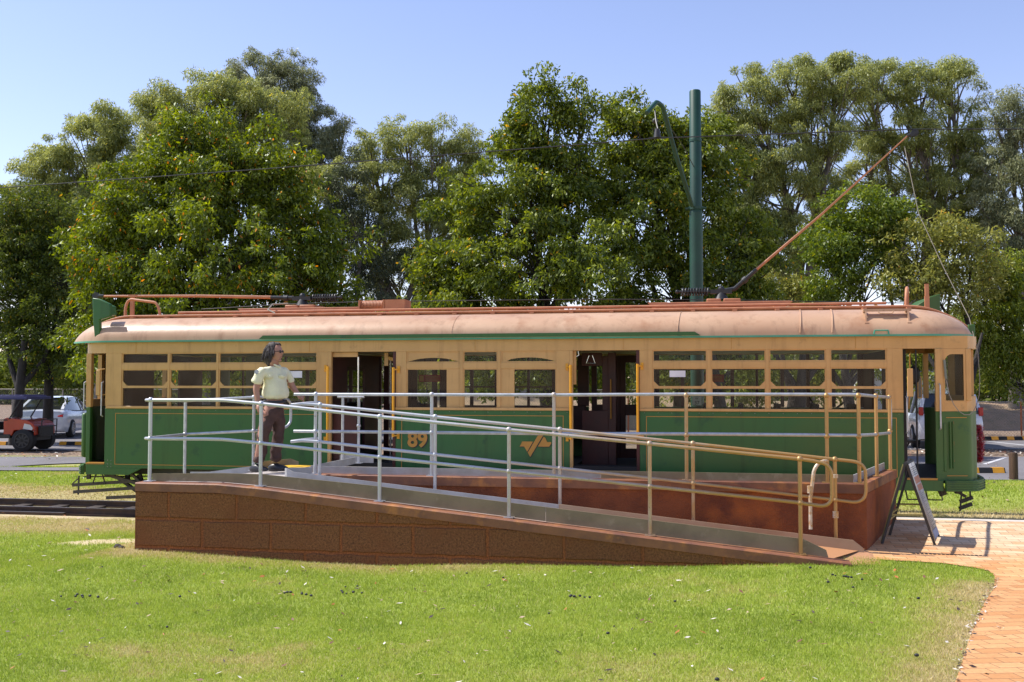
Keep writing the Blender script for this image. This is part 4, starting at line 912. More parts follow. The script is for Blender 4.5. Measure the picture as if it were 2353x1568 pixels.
# underframe --------------------------------------------------
mb = MB(); mb.box(-6.3, 5.6, .35, 2.25, .60, .70); part('underframe', mb, 'black')
for cx in (-4.75, 3.75):
    b = MB(); b.box(cx - 1.35, cx + 1.35, .42, .52, .40, .50); b.box(cx - 1.35, cx + 1.35, 2.1, 2.2, .40, .50); b.box(cx - .2, cx + .2, .42, 2.2, .38, .56)
    b.bar((cx - 1.35, .40, .30), (cx - 1.75, .40, .55), .05, .05); bog = part('bogie', b, 'iron', bevel=.006)
    for x in (cx - .8, cx + .8):
        w = MB()
        for y in (.56, 1.98): w.tube([(x, y, .34), (x, y + .11, .34)], .33, 28); w.tube([(x, y + (.12 if y > 1 else -.03), .34), (x, y + (.13 if y > 1 else -.02), .34)], .10, 14)
        w.tube([(x, .6, .34), (x, 2.1, .34)], .06, 10); w.build('wheel', M['iron'], bog)
lg = MB()
lg.bar((-7.20, .30, .41), (-6.0, .30, .50), .03, .05); lg.bar((-7.18, .30, .30), (-5.9, .30, .40), .03, .05); lg.bar((-6.6, .30, .22), (-5.8, .30, .27), .03, .05)
lg.bar((-7.09, .30, .56), (-7.095, .30, .26), .02, .02, up=(1, 0, 0)); lg.bar((-7.09, .29, .52), (-7.21, .29, .42), .015, .015)
lg.bar((-6.62, .28, .60), (-5.98, .28, .44), .05, .05); lg.bar((-6.05, .32, .60), (-5.92, .32, .25), .05, .06, up=(1, 0, 0)); lg.bar((-6.15, .25, .62), (-5.95, .25, .45), .04, .04)
lg.tube([(-6.72, .2, .61), (-6.78, .2, .45), (-6.56, .2, .45), (-6.62, .2, .61)], .014, 6)
lg.bar((-7.1, .45, .53), (-5.9, .45, .56), .02, .02); lg.bar((-6.98, .4, .62), (-6.98, .4, .50), .04, .06, up=(1, 0, 0)); lg.bar((-6.3, .4, .62), (-6.3, .4, .50), .05, .07, up=(1, 0, 0))
part('lifeguard', lg, 'iron', smooth=False)
lg = MB(); lg.bar((6.18, .55, .40), (6.35, .55, .47), .03, .05); lg.bar((6.17, .55, .31), (6.34, .55, .38), .03, .05); lg.bar((6.20, .5, .60), (6.17, .5, .28), .02, .02, up=(1, 0, 0)); lg.bar((6.33, .6, .6), (6.33, .6, .42), .02, .02, up=(1, 0, 0)); lg.bar((6.05, .5, .6), (6.25, .5, .48), .03, .04)
lg.bar((5.1, .5, .58), (6.1, .5, .56), .03, .03); lg.bar((5.9, .45, .62), (5.95, .45, .5), .07, .09, up=(1, 0, 0)); lg.bar((6.2, .7, .62), (6.2, .7, .5), .07, .09, up=(1, 0, 0))
for x in (5.68, 5.42): lg.tube([(x, .3, .61), (x + .03, .3, .45), (x + .22, .3, .45), (x + .2, .3, .61)], .012, 6)
part('lifeguard', lg, 'iron', smooth=False)

# tinsel wreath and bag hang on the tram
tn = MB(); r_ = random.Random(3)
for k in range(5000):
    a = r_.uniform(0, 6.283); c = Vector((6.60 + r_.gauss(0, .018), 1.22 + .24 * math.cos(a) * r_.uniform(.35, 1), 1.17 + .255 * math.sin(a))); d = Vector((r_.gauss(0, 1), r_.gauss(0, 1), r_.gauss(0, 1))).normalized() * r_.uniform(.015, .04); s_ = d.orthogonal().normalized() * .006
    tn.add([c - s_, c + s_, c + d], [(0, 1, 2)])
o = tn.build('tinsel_wreath', M['tinsel'], None, smooth=False); tag(o, 'red tinsel wreath hanging on the right end of the tram', 'wreath')
bg_ = MB(); bg_.ball((5.56, .30, 2.15), .11, 14, 10, (.75, .5, 1.15)); o = bg_.build('bag', M['black'], None)
st = MB(); st.tube([(5.50, .28, 2.46), (5.53, .29, 2.3), (5.58, .30, 2.25)], .01, 6); st.build('strap', M['black'], o); tag(o, 'black bag hanging inside the right cab doorway of the tram', 'bag')
# ---------------------------------------------------------------- pole and wires
t = thing('tramway_pole', 'tall dark green pole with a bracket arm behind the tram', 'pole', (2.63, 3.2, 0))
mb = MB(); mb.tube([(2.63, 3.2, -.2), (2.63, 3.2, 4.97)], .113, 24); mb.tube([(2.63, 3.2, 4.97), (2.63, 3.2, 5.03), (2.63, 3.2, 7.08), (2.63, 3.2, 7.10)], [.113, .102, .098, .085], 24); mb.build('pole_shaft', M['pole'], t)
mb = MB(); mb.tube([(2.63, 3.2, 5.02), (2.63, 3.2, 5.07)], .13, 20); mb.box(2.45, 2.81, 3.12, 3.28, 5.03, 5.055); mb.build('collar', M['pole'], t); mb = MB(); mb.tube([(2.63, 3.2, 6.2), (2.63, 3.2, 6.24)], .108, 20); mb.build('collar', M['pole'], t)
mb = MB(); mb.tube([(2.57, 3.05, 5.06), (2.30, 2.4, 5.85), (2.14, 1.98, 6.42)] + arc((2.12, 1.94, 6.48), (2.08, 1.86, 6.54), (2.02, 1.74, 6.52), 5) + [(1.88, 1.5, 6.29)], .036, 12); mb.build('bracket_arm', M['pole'], t)
mb = MB(); mb.tube([(2.0, 1.62, 6.38), (2.03, 1.4, 6.12), (2.06, 1.3, 5.98)], .012, 6); mb.ball((2.01, 1.5, 6.16), .045, 10, 8); mb.tube([(2.05, 1.3, 5.84), (2.05, 1.3, 5.98)], [.06, .035], 10); mb.tube([(2.2, 2.1, 6.24), (2.45, 2.8, 6.0), (2.6, 3.1, 5.75)], .007, 5); mb.build('insulator', M['black'], t)
mb = MB(); mb.box(2.545, 2.70, 3.075, 3.085, 1.66, 1.81); pl = mb.build('number_plate', M['white'], t)
text('W', 2.622, 3.070, 1.775, .055, 'black', t, 'plate_letter', .001); text('37', 2.622, 3.070, 1.70, .085, 'black', t, 'plate_number', .001)
wp = [(-30, 1.3, 5.2), (-9.4, 1.3, 5.466), (-4.58, 1.3, 5.602), (.62, 1.3, 5.779), (2.05, 1.3, 5.835), (5.82, 1.3, 5.80), (7.33, 1.3, 5.73), (26, 1.3, 5.3)]
mb = MB(); mb.tube(wp, .0085, 6); mb.box(1.92, 2.18, 1.28, 1.32, 5.825, 5.85); o = mb.build('overhead_wire', M['black']); tag(o, 'thin overhead contact wire above the tram roof', 'wire')

# ---------------------------------------------------------------- person
TH_ = R(10.502); RX = Vector((math.cos(TH_), math.sin(TH_), 0)); NX = Vector((math.sin(TH_), -math.cos(TH_), 0))
PB = Vector((-2.845, -1.90, 0)); ZF = .893
def pp(cx, cy, n=0): return PB + RX * ((cx - 400) / 820) + NX * n + Vector((0, 0, ZF + (1480 - cy) / 832))
def skin(name, verts, edges, mat, parent=None, sub=2, root=0):
    """verts: (point, rx, ry)"""
    me = bpy.data.meshes.new(name); me.from_pydata([tuple(v[0]) for v in verts], edges, []); o = bpy.data.objects.new(name, me); COL.objects.link(o)
    md = o.modifiers.new('s', 'SKIN'); md.use_smooth_shade = True; md.branch_smoothing = .6
    for i, v in enumerate(verts): me.skin_vertices[0].data[i].radius = (v[1], v[2] if len(v) > 2 else v[1])
    me.skin_vertices[0].data[root].use_root = True
    sb = o.modifiers.new('u', 'SUBSURF'); sb.levels = sub; sb.render_levels = sub
    bpy.context.view_layer.update(); m2 = bpy.data.meshes.new_from_object(o.evaluated_get(bpy.context.evaluated_depsgraph_get())); bpy.data.objects.remove(o)
    m2.name = name; m2.materials.clear(); m2.materials.append(mat); m2.shade_smooth()
    q = bpy.data.objects.new(name, m2); COL.objects.link(q)
    if parent: par(q, parent)
    return q
def join_into(o, mb):
    import bmesh
    me2 = bpy.data.meshes.new('x'); me2.from_pydata(mb.v, [], mb.f); bm = bmesh.new(); bm.from_mesh(o.data); bm.from_mesh(me2); bm.to_mesh(o.data); bm.free(); o.data.shade_smooth()
man = thing('person', 'man in pale yellow shirt and brown trousers holding the handrail on the ramp landing', 'person', tuple(PB + Vector((0, 0, ZF))))
# joints
pel = pp(425, 790, .0); wst = pp(430, 700, .0); chs = pp(425, 480, .0); nkb = pp(415, 345, 0); nk = pp(430, 305, 0)
rs = pp(318, 400, .14); re_ = pp(262, 590, .17); rw = pp(300, 770, .19)
ls = pp(512, 400, -.13); le = pp(600, 580, -.16); lw = pp(675, 668, -.12)
rh = pp(370, 830, .08); rk = pp(318, 1100, .12); ra = pp(262, 1385, .09)
lh = pp(475, 830, -.08); lk = pp(450, 1110, -.06); la = pp(418, 1385, -.08)
body = skin('body', [(pel, .135, .11), (wst, .135, .11), (chs, .15, .115), (nkb, .07, .07), (nk, .052, .052),
    (rs, .062), (re_, .044), (rw, .030), (ls, .062), (le, .042), (lw, .030), (rh, .085), (rk, .058), (ra, .038), (lh, .085), (lk, .058), (la, .038)],
    [(0, 1), (1, 2), (2, 3), (3, 4), (2, 5), (5, 6), (6, 7), (2, 8), (8, 9), (9, 10), (0, 11), (11, 12), (12, 13), (0, 14), (14, 15), (15, 16)], M['skin'], man)
FD = (RX * .93 + NX * .30).normalized(); SD = Vector((FD.y, -FD.x, 0)); UP = Vector((0, 0, 1)); HC = pp(428, 195, 0)
def hp(f, s, u): return HC + FD * f + SD * s + UP * u
def blob(mb, c, f, s, u, nu=18, nv=14, fn=None):
    q = MB(); q.ball((0, 0, 0), 1, nu, nv); vs = []
    for v in q.v:
        x, y, z = v
        if fn: x, y, z = fn(x, y, z)
        vs.append(c + FD * (x * f) + SD * (y * s) + UP * (z * u))
    mb.add(vs, q.f)
hb = MB()
def headfn(x, y, z):
    if z < 0: y *= 1 + .32 * z; x = x * (1 + .10 * z) + .10 * -z * (x > -.2)
    if z < -.2 and x < 0: x *= .72
    return x, y, z
blob(hb, hp(.005, 0, .0), .100, .081, .128, fn=headfn)
hb.tube([hp(-.02, 0, -.05), pp(420, 330, 0)], [.058, .062], 12)
blob(hb, hp(.098, 0, -.012), .022, .014, .026, 10, 8); blob(hb, hp(.090, 0, -.056), .012, .026, .008, 8, 6); blob(hb, hp(.088, 0, -.068), .012, .022, .008, 8, 6); blob(hb, hp(.075, 0, -.102), .022, .025, .018, 10, 8)
for s_ in (1, -1): blob(hb, hp(-.01, .077 * s_, -.01), .018, .01, .03, 8, 6); blob(hb, hp(.075, .028 * s_, .012), .016, .014, .012, 8, 6)
# hands: palm, four fingers and a thumb
def hand(mb, w, d, pn, side, curl, L=.085):
    """w wrist, d along hand, pn palm normal, side thumb direction"""
    d = d.normalized(); side = side.normalized(); pn = pn.normalized()
    mb.tube([w - d * .02, w + d * .03, w + d * .075], [.028, .036, .038], 10)
    for k in range(4):
        o_ = w + d * .072 + side * (.030 - .020 * k); ln = L * (.92, 1.0, .95, .76)[k] / 3; p = [o_]; dd = d.copy()
        for j in range(3): dd = (dd + pn * curl * (.55 + .25 * j)).normalized(); p.append(p[-1] + dd * ln)
        mb.tube(p, [.0095, .009, .0082, .0065], 8)
    q = w + d * .025 + side * .03; mb.tube([q, q + (side * .7 + d * .6 + pn * .2).normalized() * .032, q + (side * .45 + d * .9 + pn * .45).normalized() * .062], [.013, .011, .008], 8)
hand(hb, rw, (pp(322, 850, .2) - rw), -NX * .2 + RX * .9, RX * .7 + NX * .3, .55)
hand(hb, lw, (pp(735, 690, -.03) - lw), Vector((0, 0, -1)), NX * .8 + UP * .2, .75)
join_into(body, hb)
# hair: many locks over a cap
hr = MB()
def hairfn(x, y, z): k = 1 + .07 * math.sin(9 * x + 5 * z) * math.cos(8 * y + 4 * z); return x * k, y * k, z * k
blob(hr, hp(-.032, 0, .032), .100, .092, .112, 20, 16, hairfn)
blob(hr, hp(-.066, 0, -.065), .078, .092, .118, 18, 14, hairfn)
r_ = random.Random(5)
for k in range(150):
    a = r_.uniform(-2.4, 2.4) + math.pi; el = r_.uniform(-.1, 1.45)
    dr = FD * math.cos(a) * math.cos(el) + SD * math.sin(a) * math.cos(el) + UP * math.sin(el)
    p0 = hp(-.035, 0, .03) + dr * .096; L_ = r_.uniform(.06, .17); p1 = p0 + (dr * .18 - UP * .9).normalized() * L_ * .5 + dr * .012; p2 = p1 - UP * L_ * .5 + (dr * r_.uniform(-.02, .03)) + SD * r_.uniform(-.012, .012)
    if (p2 - HC).dot(FD) > .045: continue
    hr.tube([p0, p1, p2], [.012, .013, .004], 6)
for k in range(26):
    s_ = r_.uniform(-.06, .035); p0 = hp(r_.uniform(-.02, .05), s_, .125 - abs(s_) * .4); p1 = p0 + FD * .03 - UP * .005; hr.tube([p0 - FD * .04, p0, p1], [.012, .014, .006], 6)
hr.build('hair', M['hair'], man)
gl = MB()
for s_ in (1, -1):
    blob(gl, hp(.098, .030 * s_, .014), .007, .027, .019, 12, 8); gl.bar(hp(.09, .060 * s_, .018), hp(-.01, .080 * s_, .012), .006, .008)
gl.bar(hp(.104, .015, .018), hp(.104, -.015, .018), .006, .006); gl.build('sunglasses', M['black'], man)
# shirt with sleeves
sh = skin('shirt', [(pp(430, 705, .0), .165, .142), (pp(440, 640, .02), .190, .160), (pp(430, 500, .0), .190, .150), (pp(420, 385, 0), .150, .115), (pp(425, 345, 0), .070, .065),
    (pp(322, 392, .145), .088), (pp(275, 480, .165), .082), (pp(256, 540, .172), .084), (pp(510, 396, -.13), .082), (pp(560, 480, -.155), .070), (pp(580, 535, -.162), .066)],
    [(0, 1), (1, 2), (2, 3), (3, 4), (3, 5), (5, 6), (6, 7), (3, 8), (8, 9), (9, 10)], M['shirt'], man)
dm = sh.modifiers.new('folds', 'DISPLACE'); tx = bpy.data.textures.new('folds', 'CLOUDS'); tx.noise_scale = .09; dm.texture = tx; dm.strength = .055; dm.mid_level = .5
co = MB(); cn = pp(440, 322, .0)
for s_ in (1, -1): co.prism([(0, 0), (.085, -.015), (.10, -.06), (.035, -.05), (0, -.02)], -.004, .004)
co = MB()
co.tube([cn + FD * .055 * math.cos(a) + SD * .05 * math.sin(a) + UP * (.0 - .03 * math.cos(a)) for a in np.linspace(math.pi, -math.pi, 16)], .013, 8); co.build('collar', M['shirt'], sh)
fr_ = (RX * .55 + NX * .84).normalized()
for s_, cc in ((1, pp(395, 445, .155)), (-1, pp(520, 440, .065))):
    bt = MB(); a_ = RX if s_ > 0 else RX * .9 - NX * .4; q = cc
    bt.add([q - a_ * .055 + UP * .01, q + a_ * .055 + UP * .01, q + a_ * .055 - UP * .03, q - UP * .045 , q - a_ * .055 - UP * .03], [(0, 1, 2, 3, 4)]); bt.build('pocket_flap', M['shirt'], sh, solid=.006)
bd = MB(); bd.tube([pp(280, 405, .222), pp(280, 405, .232)], .028, 18); bd.build('shoulder_badge', pm('badge', (.30, .32, .36), .6, col2=(.6, .6, .6), sc=60), sh)
# trousers, belt
tr = skin('trousers', [(pp(428, 745, .0), .155, .125), (pp(422, 830, .0), .150, .120), (pp(365, 900, .085), .100), (pp(335, 1090, .115), .082), (pp(300, 1250, .05), .078), (pp(268, 1395, .09), .072),
    (pp(470, 900, -.075), .098), (pp(462, 1100, -.065), .080), (pp(438, 1260, -.075), .076), (pp(425, 1395, -.08), .072)],
    [(0, 1), (1, 2), (2, 3), (3, 4), (4, 5), (1, 6), (6, 7), (7, 8), (8, 9)], M['trouser'], man)
dm = tr.modifiers.new('folds', 'DISPLACE'); tx = bpy.data.textures.new('folds2', 'CLOUDS'); tx.noise_scale = .07; dm.texture = tx; dm.strength = .055; dm.mid_level = .5
bl = MB(); cb_ = pp(432, 722, .0); bl.tube([cb_ + RX * .142 * math.cos(a) + NX * .13 * math.sin(a) + UP * (-.012 * math.sin(a)) for a in np.linspace(0, 2 * math.pi, 24, endpoint=False)], .019, 8, closed=True); bl.box(0, 0, 0, 0, 0, 0) if 0 else None; bl.build('belt', M['shoe'], tr)
for nm, c_, ang in (('shoe', pp(255, 1452, .09), .35), ('shoe', pp(425, 1455, -.08), .1)):
    f_ = (RX * math.cos(ang) + NX * math.sin(ang)); s2 = Vector((f_.y, -f_.x, 0)); q = MB(); q.ball((0, 0, 0), 1, 18, 12); vs = []
    for x, y, z in q.v:
        h_ = .055 * (1.25 if x < 0 else 1 - .35 * x); w_ = .048 * (1 + .1 * x); zz = max(z, -.62)
        vs.append(c_ + f_ * (x * .145 + .045) + s2 * (y * w_) + UP * (zz * h_ + .000))
    sb = MB(); sb.add(vs, q.f); sb.build(nm, M['shoe'], man)

# ---------------------------------------------------------------- sandwich board
t = thing('sandwich_board', 'black framed folding sandwich board with worn posters standing on the brick paving', 'sign', (5.1, -1.7, .12))
GZ = .125; apA = Vector((5.005, -1.98, 1.10)); apB = Vector((5.165, -1.50, 1.10))
def frame(a0, b0, a1, b1, nm, face):
    a0, b0, a1, b1 = map(Vector, (a0, b0, a1, b1)); mb = MB()
    mb.bar(a0, a1, .026, .026, up=(0, 1, 0)); mb.bar(b0, b1, .026, .026, up=(0, 1, 0)); mb.bar(a1.lerp(a0, .03), b1.lerp(b0, .03), .03, .03)
    f = mb.build(nm, M['black'], t)
    return f, a0, b0, a1, b1
f, a0, b0, a1, b1 = frame((5.325, -1.93, GZ), (5.485, -1.45, GZ), apA, apB, 'front_frame', 1)
mb = MB(); n_ = (b0 - a0).cross(a1 - a0).normalized(); n_ = n_ if n_.x > 0 else -n_
def fp(u, v, d=.012): return a0.lerp(b0, u).lerp(a1.lerp(b1, u), v) + n_ * d
def quadp(mb, u0, u1, v0, v1, d): mb.add([fp(u0, v0, d), fp(u1, v0, d), fp(u1, v1, d), fp(u0, v1, d)], [(0, 1, 2, 3)])
mb = MB(); mb.add([fp(.04, .09, .016), fp(.96, .13, .016), fp(.96, 1.0, .016), fp(.04, 1.0, .016)], [(0, 1, 2, 3)]); mb.build('poster', pm('poster_paper', (.42, .41, .40), .5, col2=(.30, .30, .31), sc=5, stretch=(1, 1, 1)), f, solid=.006)
mb = MB()
for v in np.arange(.955, .85, -.022): quadp(mb, .12, .88, v - .007, v, .021)
for v in np.arange(.66, .22, -.02): quadp(mb, .14, .3 + .5 * abs(math.sin(v * 90)), v - .006, v, .021)
mb.build('poster_print', M['black'], f, smooth=False)
mb = MB(); quadp(mb, .12, .88, .76, .84, .022); quadp(mb, .18, .88, .675, .745, .022); mb.build('poster_print', pm('faded_pink', (.38, .16, .09), .6), f, smooth=False)
mb = MB(); quadp(mb, .1, .9, .12, .21, .022); mb.build('poster_print', pm('faded_blue', (.30, .34, .48), .6), f, smooth=False)
f, a0, b0, a1, b1 = frame((4.70, -2.0, GZ), (4.86, -1.52, GZ), apA - Vector((.02, 0, 0)), apB - Vector((.02, 0, 0)), 'rear_frame', -1)
n_ = (b0 - a0).cross(a1 - a0).normalized(); n_ = n_ if n_.x < 0 else -n_
mb = MB(); quadp(mb, .04, .96, .06, .98, -.004); mb.build('board', pm('board_back', (.10, .09, .07), .7), f, solid=.006) if 0 else None
mb = MB()
for v in (.42, .35): mb.bar(fp(0, v, 0), fp(1, v, 0), .02, .02)
mb.bar(Vector((4.80, -1.98, .52)), Vector((5.2, -1.95, .52)), .012, .02); mb.bar(Vector((4.95, -1.50, .59)), Vector((5.35, -1.48, .59)), .012, .02); mb.bar(apA - Vector((.03, 0, 0)), Vector((4.72, -1.98, GZ + .08)), .012, .03); mb.build('brace', pm('brass_brace', (.30, .26, .08), .5), f)
mb = MB(); mb.tube([apA + Vector((-.02, -.01, .01)), apB + Vector((0, 0, .01))], .02, 10); mb.tube([apA + Vector((.0, 0, .02)), apA.lerp(apB, .5) + Vector((0, 0, .05)), apB + Vector((0, 0, .02))], .008, 6); mb.build('hinge', M['black'], t)

# ---------------------------------------------------------------- vehicles
def wheel(parent, x, y, z, r, w=.2, rim='alloy', ax='y'):
    mb = MB(); mb.tube([(x, y - w / 2, z), (x, y - w / 2 + .02, z), (x, y + w / 2 - .02, z), (x, y + w / 2, z)], [r * .92, r, r, r * .92], 24); o = mb.build('wheel', M['rubber'], parent)
    mb = MB()
    s = -1 if y < 0 else 1; yy = y + s * (w / 2 + .004)
    mb.tube([(x, yy - .01 * s, z), (x, yy, z)], r * .2, 12); n = 9
    for k in range(n): a = 2 * math.pi * k / n; mb.bar((x, yy, z), (x + r * .62 * math.cos(a), yy, z + r * .62 * math.sin(a)), .05, .012, up=(0, 1, 0))
    mb.tube([(x + r * .64 * math.cos(a), yy, z + r * .64 * math.sin(a)) for a in np.linspace(0, 2 * math.pi, 24, endpoint=False)], .022, 6, closed=True)
    mb.build('rim', M[rim], o)
def car(label, loc, head, body_pts, cab, W2, tail='wide'):
    t = thing('parked_car', label, 'car', loc, None, local=True); t.matrix_basis = Matrix.Translation(loc) @ Matrix.Rotation(head, 4, 'Z')
    mb = MB(); ring = []
    def sec(x, zb, zt, w): return [(x, -w * .93, zb), (x, -w, zb + .22), (x, -w, (zb + zt) / 2 + .08), (x, -w * .965, zt - .07), (x, -w * .86, zt), (x, 0, zt + .03), (x, w * .86, zt), (x, w * .965, zt - .07), (x, w, (zb + zt) / 2 + .08), (x, w, zb + .22), (x, w * .93, zb)]
    vs = []; n = 11
    for b in body_pts: vs += sec(*b)
    fs = [(i * n + k, i * n + (k + 1) % n, (i + 1) * n + (k + 1) % n, (i + 1) * n + k) for i in range(len(body_pts) - 1) for k in range(n)] + [tuple(range(n)), tuple((len(body_pts) - 1) * n + k for k in range(n))]
    mb.add(vs, fs); o = mb.build('body', M['carwhite'], t, angle=50); sb = None
    mb = MB(); vs = []
    for x0, zb, zt, w0, w1 in cab: vs += [(x0, -w0, zb), (x0, -w1, zt), (x0, w1, zt), (x0, w0, zb)]
    fs = [(4 * i + k, 4 * i + k + 1, 4 * i + 5 + k, 4 * i + 4 + k) for i in range(len(cab) - 1) for k in range(3)] + [(0, 1, 2, 3), tuple(4 * (len(cab) - 1) + k for k in range(4))]
    mb.add(vs, fs); mb.build('window_glass', M['glassdk'], t, angle=30)
    mb = MB(); rv = []
    top = [c for c in cab if c[2] - c[1] > .25]
    for x0, zb, zt, w0, w1 in top: rv += [(x0, -w1 * 1.02, zt - .02), (x0, -w1 * .8, zt + .03), (x0, w1 * .8, zt + .03), (x0, w1 * 1.02, zt - .02)]
    mb.add(rv, [(4 * i + k, 4 * i + k + 1, 4 * i + 5 + k, 4 * i + 4 + k) for i in range(len(top) - 1) for k in range(3)] )
    for s_ in (1, -1):
        for c0, c1 in ((cab[0], top[0]), (cab[-1], top[-1])): mb.bar((c0[0], s_ * c0[3] * 1.01, c0[1]), (c1[0], s_ * c1[4] * 1.02, c1[2]), .10, .04)
        cm = top[len(top) // 2]; mb.bar((cm[0], s_ * cm[3] * 1.01, cm[1]), (cm[0], s_ * cm[4] * 1.02, cm[2]), .05, .03)
    mb.build('roof', M['carwhite'], t)
    return t
hd = math.atan2(.943, -.334)
c1 = car('white sedan parked in the shade behind the buggy with its red tail lamp showing', (-21.5, 20.4, .015), hd,
    [(-2.4, .35, .80, .80), (-2.35, .28, .98, .86), (-1.9, .22, 1.06, .91), (-1.0, .2, 1.0, .92), (.8, .2, .96, .92), (1.7, .2, .88, .90), (2.25, .25, .74, .84), (2.42, .35, .6, .7)],
    [(-2.05, 1.05, 1.07, .72, .70), (-1.1, 1.0, 1.44, .82, .60), (-.5, .98, 1.49, .84, .62), (.1, .97, 1.47, .84, .62), (.5, .96, 1.38, .83, .60), (1.35, .93, .96, .76, .72)], .92)
for x in (-1.42, 1.42):
    for y in (-.86, .86): wheel(c1, x, y, .33, .335)
for s_ in (-1, 1):
    mb = MB(); mb.prism([(-2.42, .80), (-2.33, .92), (-2.02, .90), (-1.95, .86), (-2.33, .76)], s_ * .78 - .06, s_ * .78 + .12); mb.build('tail_lamp', M['lampred'], c1, .02)
mb = MB(); mb.bar((.9, -.93, 1.0), (.95, -1.06, 1.02), .08, .1); mb.build('mirror', M['carwhite'], c1)
hd2 = math.atan2(.99, .05)
c2 = car('white wagon parked beyond the right cab of the tram', (9.9, 18.7, .115), hd2,
    [(-2.3, .4, .95, .80), (-2.26, .3, 1.02, .86), (-1.9, .25, 1.05, .9), (0, .25, 1.03, .91), (1.3, .25, 1.0, .90), (2.1, .3, .85, .85), (2.3, .4, .7, .75)],
    [(-2.22, 1.02, 1.1, .80, .72), (-2.0, 1.02, 1.58, .82, .66), (-.6, 1.02, 1.66, .84, .68), (.4, 1.02, 1.62, .84, .66), (1.2, 1.0, 1.04, .8, .74)], .9)
for x in (-1.4, 1.4):
    for y in (-.84, .84): wheel(c2, x, y, .34, .345)
for s_ in (-1, 1):
    mb = MB(); mb.box(-2.33, -2.2, s_ * .80 - .06, s_ * .80 + .06, .98, 1.22); mb.build('tail_lamp', M['lampred'], c2, .02)
mb = MB(); mb.box(-2.325, -2.30, -.26, .26, .72, .84); mb.build('number_plate', M['white'], c2)
# utility buggy
bg = thing('utility_buggy', 'orange red utility buggy with dark canopy parked in the shade at the left', 'buggy', (-16.65, 13.0, .012), None, local=True); bg.matrix_basis = Matrix.Translation((-17.1, 12.98, .012)) @ Matrix.Rotation(R(8), 4, 'Z')
mb = MB(); mb.prism([(-.62, .96), (-.50, .99), (.08, .92), (.27, .82), (.33, .72), (.34, .50), (.30, .46), (.30, .62), (-.30, .62), (-.36, .46), (-.62, .46)], -.60, .60); mb.build('hood', M['bugred'], bg, .04)
mb = MB(); mb.box(.34, .39, -.42, .42, .42, .74); mb.box(-2.6, -.4, -.62, .62, .38, .50); mb.box(-2.7, -1.6, -.68, .68, .72, 1.02); mb.box(-.5, .3, -.45, .45, .3, .47); mb.build('chassis', M['black'], bg, .02)
mb = MB(); mb.box(-1.5, -1.0, -.58, .58, .60, .84); mb.bar((-1.5, 0, .84), (-1.62, 0, 1.3), 1.1, .1, up=(1, 0, 0)); mb.build('seat', M['dark'], bg, .04)
mb = MB(); mb.box(-1.75, .02, -.66, .66, 1.60, 1.645); mb.box(-1.80, .14, -.72, .72, 1.53, 1.61)
for k in range(9): mb.box(-1.7 + k * .2, -1.66 + k * .2, -.62, .62, 1.645, 1.66)
mb.build('canopy', M['navy'], bg, .02)
mb = MB()
for y in (-.6, .6):
    mb.tube([(-.45, y, .95), (-.08, y, 1.56)], .022, 8); mb.tube([(-1.7, y, 1.0), (-1.68, y, 1.56)], .022, 8); mb.tube([(-1.0, y, .75), (-.9, y, .92), (-.5, y, .92)], .018, 8)
mb.build('roll_frame', M['black'], bg)
mb = MB(); mb.add([(-.44, -.58, .97), (-.44, .58, .97), (-.09, .58, 1.55), (-.09, -.58, 1.55)], [(0, 1, 2, 3)]); mb.build('windscreen', M['glass'], bg)
mb = MB(); mb.tube([(.36, -.45, .45), (.45, -.45, .50), (.47, -.45, .92), (.47, .45, .92), (.45, .45, .5), (.36, .45, .45)], .018, 8); mb.tube([(.46, -.45, .72), (.46, .45, .72)], .015, 8); mb.build('bull_bar', M['black'], bg)
for y in (-.605, .605): mb = MB(); mb.prism([(-.02, .66), (.02, .82), (.20, .78), (.28, .68), (.25, .62)], y - .01, y + .01); mb.build('headlight', M['lampclear'], bg)
for y in (-.57, .57): wheel(bg, 0, y, .32, .33, .24, 'black'); wheel(bg, -2.0, y, .32, .33, .24, 'black')

# wheel stops, bollard
def stop(label, loc, ang, L=1.8, n=7, dark=False):
    t = thing('wheel_stop', label, 'wheel stop', loc, 'striped wheel stops', local=True); t.matrix_basis = Matrix.Translation(loc) @ Matrix.Rotation(ang, 4, 'Z')
    mb = MB(); mb.prism([(-.09, 0), (.09, 0), (.055, .11), (-.055, .11)], -L / 2, L / 2, 'x'); mb.build('rubber_block', M['rubber'], t, .01)
    w = L / n
    for k in range(0, n, 2):
        x = -L / 2 + w * k; mb = MB(); mb.prism([(-.093, .001), (.093, .001), (.058, .113), (-.058, .113)], x, x + w * .9, 'x'); mb.build('stripe', M['orange'], t)
stop('black and orange wheel stop on the asphalt between buggy and tram', (-16.9, 15.4, .015), R(10)); stop('black and orange wheel stop half hidden behind the buggy wheels', (-19.3, 14.9, .015), R(10))
stop('black and orange wheel stop just left of the wooden bollard', (8.15, 8.72, .115), R(11), 1.9)
stop('far black and orange wheel stop in front of the wire fence', (13.0, 22.2, .115), R(12), 2.4, 9); stop('farthest black and orange wheel stop at the right edge', (15.9, 22.9, .115), R(12), 2.4, 9)
mb = MB(); mb.tube([(8.84, 7.38, -.1), (8.84, 7.38, .62), (8.84, 7.38, .645)], [.085, .083, .07], 16); o = mb.build('bollard', M['wood']); tag(o, 'short round brown timber bollard at the edge of the grass', 'bollard')

